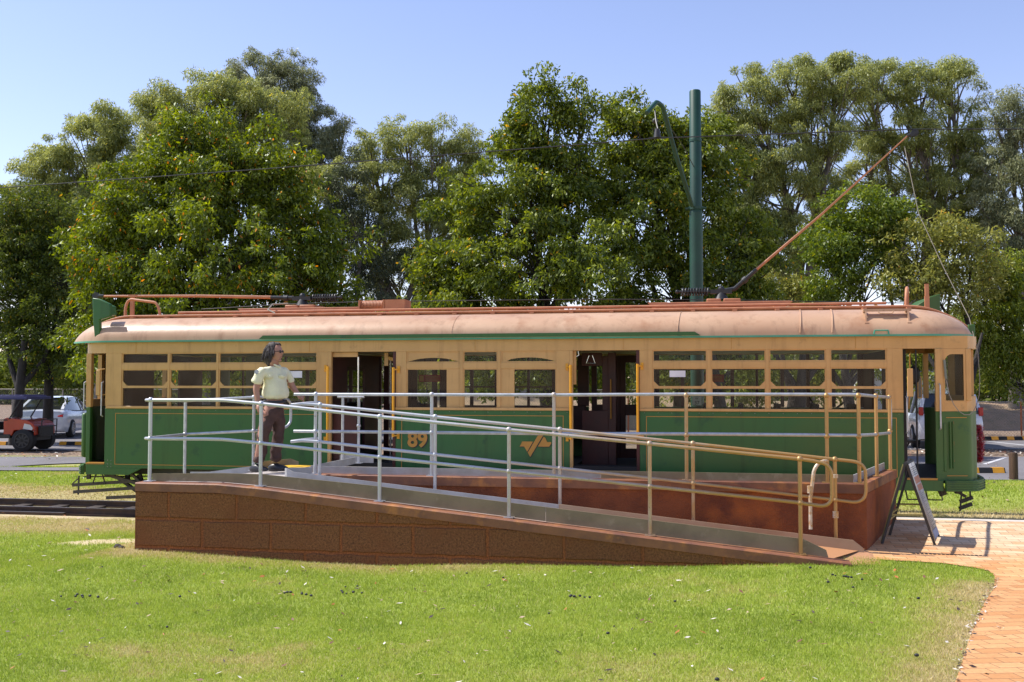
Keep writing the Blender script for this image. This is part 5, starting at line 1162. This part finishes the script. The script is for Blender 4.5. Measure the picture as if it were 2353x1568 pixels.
# fences, bank, shed
def wfence(label, xs, y, h, z, group):
    t = thing('wire_fence', label, 'fence', (xs[0], y, z))
    for i, x in enumerate(xs): mb = MB(); mb.tube([(x, y, z - .1), (x, y, z + h)], .03, 8); mb.build('post', M['rustpost'] if i % 3 == 1 else M['fence'], t)
    mb = MB(); mb.tube([(xs[0], y, z + h - .02), (xs[-1], y, z + h - .02)], .02, 6); mb.build('top_rail', M['fence'], t)
    mb = MB(); a, b = xs[0], xs[-1]; st = .11; wv = .0045
    for s_ in (1, -1):
        x = a - h
        while x < b + h:
            p = [(x, z), (x + h, z + h)] if s_ > 0 else [(x + h, z), (x, z + h)]
            q = sorted(p); (x0, z0), (x1, z1) = q; k = (z1 - z0) / (x1 - x0)
            if x1 > a and x0 < b:
                if x0 < a: z0 += k * (a - x0); x0 = a
                if x1 > b: z1 -= k * (x1 - b); x1 = b
                mb.add([(x0 - wv, y, z0), (x0 + wv, y, z0), (x1 + wv, y, z1), (x1 - wv, y, z1)], [(0, 1, 2, 3)])
            x += st
    mb.build('wire_mesh', M['fence'], t, smooth=False)
wfence('brown chain link fence with rusty posts beyond the road', [12.6 + i * 1.65 for i in range(12)], 25.2, 1.25, .1, None)
wfence('grey chain link fence seen through the tram windows', [-34 + i * 2.6 for i in range(18)], 27.5, 1.7, .05, None)
mb = MB(); mb.box(14.35, 14.85, 25.14, 25.17, .95, 1.3); o = mb.build('fence_sign', pm('sign_plate', (.40, .36, .42), .6)); tag(o, 'small pale notice plate fixed to the rusty fence post', 'sign')
mb = MB(); mb.grid(lambda u, v: (-10 + 60 * u, 30 + 5 * v, .0 + 1.9 * math.sin(v * math.pi / 2) * (.8 + .2 * math.sin(u * 40))), 60, 6); struct(mb.build('hill', pm('bank_soil', (.30, .20, .12), .95, col2=(.22, .16, .09), sc=2, bp=.4)), 'brown earth bank behind the fence')
mb = MB(); mb.box(9.6, 13.4, 31.6, 34, 0, 2.2); o = mb.build('shed', pm('pale_shed', (.5, .5, .48), .7)); mb = MB(); mb.prism([(9.5, 2.2), (13.5, 2.2), (11.5, 2.9)], 31.5, 34.1); mb.build('roof', M['plate'], o); tag(o, 'pale shed glimpsed through the right cab doorway', 'shed')
# rubble at the wall foot
for i, (x, y, s_) in enumerate(((-3.93, -3.22, .035), (-4.12, -3.35, .045), (-4.03, -3.42, .035))):
    mb = MB(); r_ = random.Random(i); mb.ball((0, 0, 0), s_, 8, 6, (1.2, .9, .7)); mb.v = [(a * r_.uniform(.8, 1.2), b * r_.uniform(.8, 1.2), c * r_.uniform(.8, 1.1)) for a, b, c in mb.v]
    o = mb.build('stone', M['bark'], smooth=False); o.location = (x, y, float(gz(x, y)) + s_ * .4); tag(o, 'dark stone lying by the left foot of the block wall', 'stone', 'stones at the wall foot')
# black oval seed pods scattered on lawn
r = np.random.default_rng(4)
mb = MB()
for k in range(52):
    if k < 34: cx, cy = ((-1.1, -5.3), (-2.9, -5.9), (1.6, -5.3), (4.0, -4.3), (-.6, -5.15))[k % 5]; x, y = cx + r.normal(0, .09), cy + r.normal(0, .035)
    else: x, y = r.uniform(-4, 4.6), r.uniform(-8, -3.8)
    mb.ball((x, y, float(gz(x, y)) + .03), r.uniform(.008, .014), 6, 5, (1.2, .9, .9))
tag(mb.build('seed_pods', M['black']), 'small black seed pods scattered on the lawn', 'seed pods', kind='stuff')

# ---------------------------------------------------------------- trees
KIND = {
 'dense': dict(mat=leaf_mat('leaf_dense', ((.016, .042, .006), (.120, .160, .014), (.31, .37, .034)), (.85, .32, .02), .035, .42), l=.125, w=.042, n=3000, droop=.9, cr=.42, bark='bark'),
 'dense2': dict(mat=leaf_mat('leaf_dense_b', ((.018, .046, .007), (.125, .164, .018), (.33, .38, .042)), (.85, .48, .03), .035, .42), l=.13, w=.046, n=3000, droop=.8, cr=.42, bark='bark'),
 'dark': dict(mat=leaf_mat('leaf_dark', ((.012, .032, .008), (.085, .115, .015), (.21, .25, .03)), (.5, .3, .03), .03, .4), l=.12, w=.04, n=2600, droop=.8, cr=.4, bark='bark'),
 'gum': dict(mat=leaf_mat('leaf_gum', ((.065, .095, .040), (.26, .29, .085), (.50, .52, .16)), (.60, .52, .07), .04, .45), l=.18, w=.032, n=2100, m=2.6, droop=1.1, cr=.52, bark='barkpale'),
 'gumgrey': dict(mat=leaf_mat('leaf_gum_grey', ((.055, .075, .040), (.20, .22, .11), (.40, .42, .22)), (.4, .35, .15), .04, .4), l=.18, w=.032, n=1900, m=2.5, droop=1.1, cr=.52, bark='barkpale'),
 'gumdark': dict(mat=leaf_mat('leaf_gum_dark', ((.020, .028, .018), (.055, .070, .035), (.13, .15, .07)), (.2, .2, .05), .03, .3), l=.18, w=.034, n=1900, droop=.9, cr=.55, bark='barkpale'),
 'bright': dict(mat=leaf_mat('leaf_bright', ((.030, .075, .010), (.13, .18, .018), (.30, .36, .035)), (.4, .4, .04), .035), l=.14, w=.045, n=2600, droop=.5, cr=.42, bark='bark'),
 'bright2': dict(mat=leaf_mat('leaf_bright_b', ((.040, .080, .010), (.17, .215, .02), (.33, .36, .04)), (.6, .40, .05), .035), l=.14, w=.04, n=2600, droop=1.0, cr=.40, bark='bark'),
 'yellow': dict(mat=leaf_mat('leaf_yellow', ((.060, .080, .018), (.24, .25, .05), (.42, .40, .09)), (.6, .36, .07), .035), l=.14, w=.045, n=1700, droop=.5, cr=.42, bark='bark'),
 'back': dict(mat=leaf_mat('leaf_back', ((.05, .08, .014), (.16, .20, .03), (.32, .36, .05)), (.6, .5, .06), .035), l=.17, w=.05, n=1500, droop=.7, cr=.5, bark='bark'),
}
def norm(a): return a / np.maximum(np.linalg.norm(a, axis=-1, keepdims=True), 1e-6)
def make_tree(kind, base, lobes, seed, label, open_=.0, trunkz=None):
    K = KIND[kind]; r = np.random.default_rng(seed); bx, by = base
    t = thing('tree', label, 'tree', (bx, by, 0), 'trees behind the tram')
    P, T = [], []; clumps = []
    for (dx, dy, z, rx, rz) in lobes:
        c = np.array([bx + dx, by + dy, z]); ry = max(rx, rz) * .85
        gum_ = kind.startswith('gum'); nc = max(6, int((15 if gum_ else 20) * (rx * rz) ** .75 / K['cr'] ** 1.5 * .42))
        d = norm(r.normal(size=(nc, 3))); rad = r.uniform(.35, 1, (nc, 1)) ** .5
        d[:, 1] = np.where(r.random(nc) < .7, -np.abs(d[:, 1]), d[:, 1])
        cc = c + d * rad * np.array([rx, ry, rz]) * (1 + .16 * r.normal(size=(nc, 1)))
        ex = norm(r.normal(size=(max(2, nc // 4), 3)) + np.array([0, -.4, .5])); cc = np.concatenate([cc, c + ex * np.array([rx, ry, rz]) * r.uniform(1.0, 1.28, (len(ex), 1))])
        nl = int(K['n'] * K.get('m', 1.8) * rx * rz / nc)
        for qi, q in enumerate(cc):
            cr = K['cr'] * (r.uniform(.5, 1.25) if qi < nc else r.uniform(.3, .6)); n = max(8, int(nl * (cr / K['cr']) ** 2 * r.uniform(.7, 1.2)))
            dd = norm(r.normal(size=(n, 3))); pos = q + dd * (r.random((n, 1)) ** .45) * cr * np.array([1, 1, .72])
            out = norm(dd + (q - c) / (max(rx, rz) + .1) * .6)
            ax = norm(out * .7 + r.normal(size=(n, 3)) * .55 + np.array([0, 0, -K['droop']]) * r.uniform(.3, 1.3, (n, 1)))
            bx_ = norm(np.cross(ax, r.normal(size=(n, 3)))); l = K['l'] * r.uniform(.65, 1.3, (n, 1)); w = K['w'] * r.uniform(.8, 1.4, (n, 1))
            nr = np.cross(ax, bx_)
            v = np.stack([pos - ax * l / 2, pos - bx_ * w / 2 + ax * l * .08 + nr * w * .15, pos + ax * l / 2, pos + bx_ * w / 2 + ax * l * .08 + nr * w * .15], 1)
            P.append(v.reshape(-1, 3)); tn = np.clip(r.normal(.42, .17, n) + r.normal(0, .05) + .10 * (dd[:, 2] > .4), 0, .9)  # upper leaves of each clump get a lighter tint
            oddp = (.004 if kind == 'dense2' else .009) + (.02 if kind == 'dense2' else .035) * (r.random() < .12); tn = np.where(r.random(n) < oddp, 1.0, tn); T.append(np.repeat(tn, 4))
        clumps.append((c, cc))
    P = np.concatenate(P); o = fast_mesh('crown', P, 4, K['mat'], {'tint': np.concatenate(T)}); par(o, t)
    # trunk and limbs
    mb = MB(); zs = [l[2] for l in lobes]; top = max(zs); tz_ = trunkz or top * .30
    rt = .017 * top + .03
    stems = [(bx, by)] if kind not in ('gum', 'gumgrey', 'yellow') else [(bx, by), (bx + .5, by + .3)]
    ends = []
    for sx, sy in stems:
        lean = r.normal(0, .25, 2); e = Vector((sx + lean[0], sy + lean[1], tz_)); mb.tube([(sx, sy, -.2), (sx, sy, .3), (sx + lean[0] * .4, sy + lean[1] * .4, tz_ * .55), e], [rt * 1.5, rt * 1.1, rt * .95, rt * .85], 12); ends.append(e)
    mb.build('trunk', M[K['bark']], t)
    lb = MB()
    gum_t = kind.startswith('gum')
    for i, (c, cc) in enumerate(clumps):
        e = ends[i % len(ends)]; c = Vector(c); mid = e.lerp(c, .5) + Vector(r.normal(0, .12 * (c - e).length ** .5, 3)); r0 = rt * (.62 if gum_t else .5)
        pth = [e - Vector((0, 0, .2)), e.lerp(mid, .5) + Vector(r.normal(0, .08, 3)), mid, mid.lerp(c, .5) + Vector(r.normal(0, .1, 3)), c]
        lb.tube(pth, [r0, r0 * .8, r0 * .62, r0 * .45, r0 * .28], 8)
        for q in cc[:int(len(cc) * .6)]:
            k = r.uniform(.25, 1); s_ = mid.lerp(c, k); q = Vector(q); m_ = s_.lerp(q, .5) + Vector(r.normal(0, .08, 3)) + Vector((0, 0, .08)); rr = r0 * .26
            lb.tube([s_, m_, q], [rr, rr * .7, rr * .3], 5)
    lb.build('limbs', M[K['bark']], t)
    return t
LAB = {'A': 'big dense dark green tree with orange leaves, left behind the tram', 'B': 'broad glossy tree just left of the green pole', 'C': 'dense tree directly behind the green pole', 'D': 'dark shaded tree at the left edge above the buggy',
 'E': 'leftmost tall light green gum rising above the dense left tree', 'F': 'light green gum behind the top of the big left tree', 'G': 'greyish gum, highest crown on the left side', 'H': 'airy gum in the gap between the two dense trees', 'I': 'sparse blackish gum between the left trees',
 'J': 'tall airy gum right of the green pole', 'K': 'tall gum with bare forked limbs above the raised trolley pole', 'L': 'greyish gum at the right edge of the picture', 'M': 'bright green bushy tree under the trolley pole tip', 'N': 'yellow green open tree over the right end of the tram',
 'O': 'yellowish drooping tree at the right edge beside the cab', 'P': 'low pale green tree below the trolley pole', 'Q': 'bushy understorey trees seen through the left tram windows', 'R': 'bushy understorey trees seen through the right tram windows'}
TREES = [
 ('A','dense',-9.1,9.0,[(-0.3, -0.1, 6.8, 1.8, 1.3), (-1.5, -0.8, 5.5, 1.7, 1.6), (0.8, 0.5, 6.0, 1.8, 1.7), (2.1, 0.4, 4.6, 1.5, 1.4), (0.3, -1.0, 4.6, 2.4, 1.6), (-2.4, -0.4, 4.2, 1.2, 1.3), (-0.2, 0.5, 8.0, 1.3, 1.1), (-0.7, -0.1, 7.8, 1.1, 1.0), (1.3, 0.2, 7.0, 1.3, 1.1), (-1.5, -0.3, 6.5, 1.3, 1.1), (-2.7, -0.5, 5.2, 1.1, 1.1), (2.8, 0.5, 5.4, 0.9, 1.0), (3.1, 0.6, 3.8, 0.7, 0.8), (-1.1, -0.2, 3.0, 2.4, 1.3), (1.5, 0.3, 3.1, 2.1, 1.3)]),
 ('B','dense2',-1.1,11.5,[(-0.2, -0.0, 8.9, 1.0, 1.1), (-0.9, -0.2, 6.7, 1.9, 1.4), (0.6, 0.6, 6.1, 1.9, 1.5), (-2.1, -0.4, 5.3, 1.4, 1.4), (0.0, -0.8, 4.8, 2.4, 1.4), (-1.7, -0.3, 3.8, 1.9, 1.1), (-0.4, -0.1, 7.8, 0.8, 0.7), (0.4, 0.1, 7.5, 1.0, 0.9), (-0.9, -0.2, 8.3, 0.6, 0.7), (0.8, 0.1, 9.2, 0.6, 0.7), (-2.8, -0.5, 4.6, 0.9, 0.7), (-0.2, -0.0, 2.7, 2.9, 1.1)]),
 ('C','dense2',2.1,13.1,[(-0.9, -0.2, 8.7, 1.2, 1.1), (0.3, 0.1, 7.4, 1.6, 1.5), (-0.7, -0.6, 6.5, 1.6, 1.4), (1.0, 0.2, 5.3, 1.4, 1.4), (0.0, 0.0, 4.3, 2.2, 1.2), (1.6, 0.8, 4.3, 0.9, 0.8), (-1.3, -0.2, 9.4, 0.5, 0.6), (0.7, 0.6, 8.8, 0.8, 0.8), (0.0, 0.0, 8.4, 1.2, 1.0), (-1.6, -0.3, 7.4, 1.1, 1.0), (1.8, 0.3, 5.8, 0.9, 0.9), (2.2, 0.4, 4.9, 0.8, 0.6), (0.0, 0.0, 2.7, 2.6, 1.2)]),
 ('D','dark',-19.0,16.3,[(-1.2, -0.2, 7.4, 1.2, 1.1), (-0.3, -0.1, 6.5, 1.2, 1.3), (-1.0, -0.2, 5.0, 1.5, 1.6), (0.3, -0.5, 3.8, 1.3, 1.5), (1.0, 0.2, 3.2, 1.2, 1.8), (-0.8, -0.1, 8.1, 1.0, 0.8), (0.3, 0.0, 7.4, 1.0, 1.0), (-1.5, -0.3, 6.2, 1.0, 1.1), (0.7, 0.1, 5.6, 1.2, 1.3), (-0.8, -0.1, 3.5, 1.2, 1.3)]),
 ('E','gum',-23.2,25.7,[(-0.6, -0.1, 12.6, 1.7, 1.3), (-2.1, -0.4, 11.2, 1.5, 1.3), (0.6, 0.1, 13.1, 1.5, 1.2), (1.9, 0.3, 11.6, 2.1, 1.7), (-1.9, 0.7, 9.9, 1.9, 1.5), (-2.6, -0.5, 10.8, 0.9, 0.8), (0.9, 0.2, 10.1, 2.4, 1.7), (-2.3, -0.4, 8.9, 1.9, 1.3), (-3.5, -0.1, 8.2, 1.5, 1.3), (-0.8, -0.1, 7.8, 2.1, 1.7), (-1.5, -0.3, 6.2, 1.9, 1.5), (-3.6, -0.7, 9.9, 0.9, 0.8)]),
 ('F','gum',-17.5,24.7,[(-1.4, -0.3, 13.4, 1.6, 1.0), (0.4, 0.1, 14.2, 1.6, 0.9), (1.4, 0.3, 13.7, 1.8, 1.1), (-2.3, -0.4, 13.5, 1.0, 0.8), (-0.5, -0.1, 12.1, 2.7, 1.6), (2.9, 0.5, 13.2, 1.6, 1.2), (1.9, 1.4, 12.1, 2.2, 1.4)]),
 ('G','gumgrey',-18.3,34.8,[(-1.6, -0.3, 18.2, 1.8, 1.0), (0.2, 0.0, 18.1, 1.4, 1.1), (-0.4, -0.1, 17.2, 2.3, 1.2), (0.7, 0.1, 16.0, 1.3, 1.7), (1.0, 1.2, 14.2, 1.5, 1.7), (1.8, 0.3, 12.9, 1.5, 1.5), (-0.2, -0.0, 12.4, 2.3, 2.2), (2.7, 0.5, 14.7, 0.8, 1.0)]),
 ('H','gum',-11.2,30.0,[(-1.0, -0.2, 12.8, 1.3, 0.9), (0.6, 0.1, 13.2, 1.5, 0.9), (2.4, 0.4, 13.2, 1.2, 0.9), (3.7, 0.7, 12.8, 1.1, 1.0), (-0.4, -0.1, 11.2, 1.8, 1.3), (1.3, 1.3, 11.0, 2.0, 1.3), (3.5, 0.7, 11.0, 1.6, 1.5), (-1.6, -0.3, 10.0, 1.3, 1.1), (-0.6, -0.1, 8.4, 1.8, 1.3), (1.2, 0.2, 8.8, 1.6, 1.2), (2.8, 0.5, 9.2, 1.3, 1.3), (0.0, 0.0, 6.8, 1.3, 0.9), (1.6, 0.3, 7.4, 1.1, 0.9), (-2.8, -0.5, 11.6, 0.9, 0.9)]),
 ('I','gumdark',-12.5,27.7,[(0.0, 0.0, 10.6, 1.1, 1.3), (0.6, 0.1, 8.2, 1.0, 1.5), (-0.2, -0.0, 9.3, 0.9, 1.1), (-0.8, -0.1, 7.0, 1.3, 1.3), (1.2, 1.2, 7.2, 1.3, 0.8), (0.8, 0.1, 5.7, 1.1, 0.8)]),
 ('J','gum',6.9,31.3,[(-1.9, -0.3, 14.5, 1.4, 1.3), (0.0, 0.0, 15.0, 1.7, 1.2), (1.9, 0.3, 15.2, 1.9, 1.3), (-0.9, -0.2, 12.7, 2.1, 1.5), (-2.4, -0.5, 11.2, 1.5, 1.7), (1.1, 0.2, 13.1, 1.9, 1.3), (-0.4, -0.1, 10.4, 1.9, 1.5), (-1.7, -0.3, 8.9, 1.3, 1.3), (1.4, 1.3, 10.8, 1.3, 1.1), (-2.8, -0.5, 13.3, 0.9, 1.1), (-2.6, -0.5, 9.3, 1.3, 1.3), (-0.8, -0.1, 7.4, 1.5, 1.1), (0.4, 0.1, 8.7, 1.7, 1.1), (2.1, 0.4, 9.7, 1.3, 1.1), (-3.2, -0.6, 14.7, 0.7, 0.7)]),
 ('K','gum',12.6,34.4,[(-2.2, -0.4, 15.6, 1.8, 1.2), (-0.2, -0.0, 15.6, 1.8, 1.1), (1.6, 0.3, 15.8, 1.6, 1.1), (2.2, 0.4, 13.8, 1.1, 1.3), (-0.6, -0.1, 13.6, 2.0, 1.1), (1.2, 1.2, 12.2, 2.0, 1.3), (-2.4, -0.4, 12.4, 1.6, 1.3), (-1.0, -0.2, 11.0, 1.1, 1.0), (1.8, 0.3, 11.0, 1.6, 1.3), (0.4, 0.1, 9.6, 1.8, 1.1), (2.8, 0.5, 9.2, 1.6, 1.3), (-1.0, -0.2, 9.6, 1.1, 0.9), (2.9, 0.5, 12.4, 1.1, 1.3)]),
 ('L','gumgrey',16.3,33.1,[(0.0, 0.0, 13.9, 1.1, 1.1), (0.8, 0.1, 12.6, 1.3, 1.3), (-0.4, -0.1, 11.6, 1.3, 1.1), (0.6, 0.1, 10.4, 1.3, 1.1), (-0.8, -0.1, 9.9, 0.9, 0.8), (0.2, 0.0, 8.7, 1.3, 1.3), (-0.6, -0.1, 8.2, 1.3, 1.1)]),
 ('M','bright',7.2,17.1,[(0.3, 0.0, 7.1, 1.2, 0.8), (1.0, 0.2, 7.0, 0.9, 0.7), (-0.4, -0.1, 6.2, 1.1, 0.9), (0.4, 0.1, 5.4, 1.3, 0.9), (-0.8, -0.1, 5.0, 1.0, 0.7), (0.9, 0.2, 6.1, 0.7, 0.7)]),
 ('N','yellow',9.8,16.6,[(-1.2, -0.2, 6.1, 1.0, 0.6), (-0.1, -0.0, 6.3, 1.0, 0.6), (0.7, 0.1, 5.8, 0.8, 0.7), (-0.7, -0.1, 5.1, 1.3, 0.7), (0.4, 0.1, 4.7, 1.1, 0.8), (1.4, 1.3, 4.9, 0.7, 0.8)]),
 ('O','bright2',13.4,18.3,[(-1.8, -0.3, 5.2, 0.9, 0.8), (-1.2, -0.2, 4.5, 0.9, 1.0), (-2.2, -0.4, 4.0, 0.9, 0.9), (-1.4, -0.3, 3.2, 1.0, 1.0), (-1.7, -0.3, 2.2, 0.7, 0.6), (-0.6, -0.1, 2.8, 0.9, 1.3), (-2.2, -0.4, 3.1, 0.6, 0.7)]),
 ('P','yellow',5.3,17.8,[(-0.5, -0.1, 5.1, 0.8, 0.6), (0.3, 0.0, 4.7, 0.9, 0.6), (1.2, 0.2, 4.5, 0.9, 0.4), (-1.1, -0.2, 4.6, 0.8, 0.6)]),
 ('Q','back',-6.6,20.7,[(-1.5, -0.3, 3.3, 3.0, 1.5), (1.5, 0.3, 3.0, 3.0, 1.5), (-3.7, -0.7, 2.8, 2.1, 1.5), (-5.5, -1.0, 2.5, 2.3, 1.4)]),
 ('R','back',7.2,23.2,[(-1.5, -0.3, 2.8, 3.0, 1.5), (1.5, 0.3, 3.0, 3.0, 1.5), (4.2, 0.8, 3.3, 2.1, 1.5), (-4.0, -0.7, 2.5, 2.6, 1.4)]),

]
for i, (nm, kind, bx, by, L) in enumerate(TREES):
    make_tree(kind, (bx, by), L, 100 + i, LAB[nm])
# extra bare trunks under the crowns
def trunk_tree(label, x, y, lean, h, rad):
    t = thing('tree', label, 'tree', (x, y, 0), 'trees behind the tram'); mb = MB(); mb.tube([(x, y, -.1), (x + lean * .3, y, h * .35), (x + lean * .7, y, h * .7), (x + lean, y, h)], [rad * 1.3, rad, rad * .85, rad * .6], 10); mb.build('trunk', M['bark'], t)
    mb = MB(); mb.tube([(x + lean * .5, y, h * .55), (x + lean * .5 + .6, y + .3, h * .8), (x + lean * .5 + .8, y + .4, h)], [rad * .6, rad * .5, rad * .3], 8); mb.tube([(x + lean * .5, y, h * .5), (x + lean * .5 - .6, y + .3, h * .8), (x + lean * .5 - .9, y + .4, h * 1.05)], [rad * .6, rad * .5, rad * .3], 8); mb.build('limbs', M['bark'], t)
for lb_, x, y, ln, h, rad in (('dark trunk standing right behind the white sedan', -15.2, 13.2, .3, 3.4, .14), ('slim dark trunk nearest the left end of the tram', -14.1, 13.6, .2, 3.4, .05), ('leaning grey trunk seen through the right cab doorway', 9.1, 14.6, .8, 3.4, .11), ('dark trunk seen through the right tram windows', 5.2, 13.5, .3, 3.4, .16), ('second dark trunk seen through the right tram windows', 6.9, 14.5, -.4, 3.4, .13), ('dark trunk seen through the right tram door', 3.4, 12.2, -.5, 3.4, .16), ('dark trunk at the left of the buggy', -19.2, 14.9, .3, 3.4, .16)):
    trunk_tree(lb_, x, y, ln, h, rad)
# far bushland as one mass
r = np.random.default_rng(77); n = 90000
x = r.uniform(-70, 60, n); d = r.uniform(0, 1, n); y = 62 + 8 * d - .1 * x; hmax = 4.2 + 1.6 * vnoise(x, y, .25, 9) ; z = r.random(n) ** .8 * hmax
ax = norm(r.normal(size=(n, 3)) + np.array([0, 0, -.6])) * .35; bx = norm(np.cross(ax, r.normal(size=(n, 3)))) * .10; c = np.stack([x, y, z], -1)
v = np.stack([c - ax, c - bx, c + ax, c + bx], 1).reshape(-1, 3)
o = fast_mesh('bushland', v, 4, KIND['back']['mat'], {'tint': np.repeat(np.clip(r.normal(.4, .18, n), 0, .9), 4)}); tag(o, 'far scrubby bushland low on the horizon', 'bushland', kind='stuff')
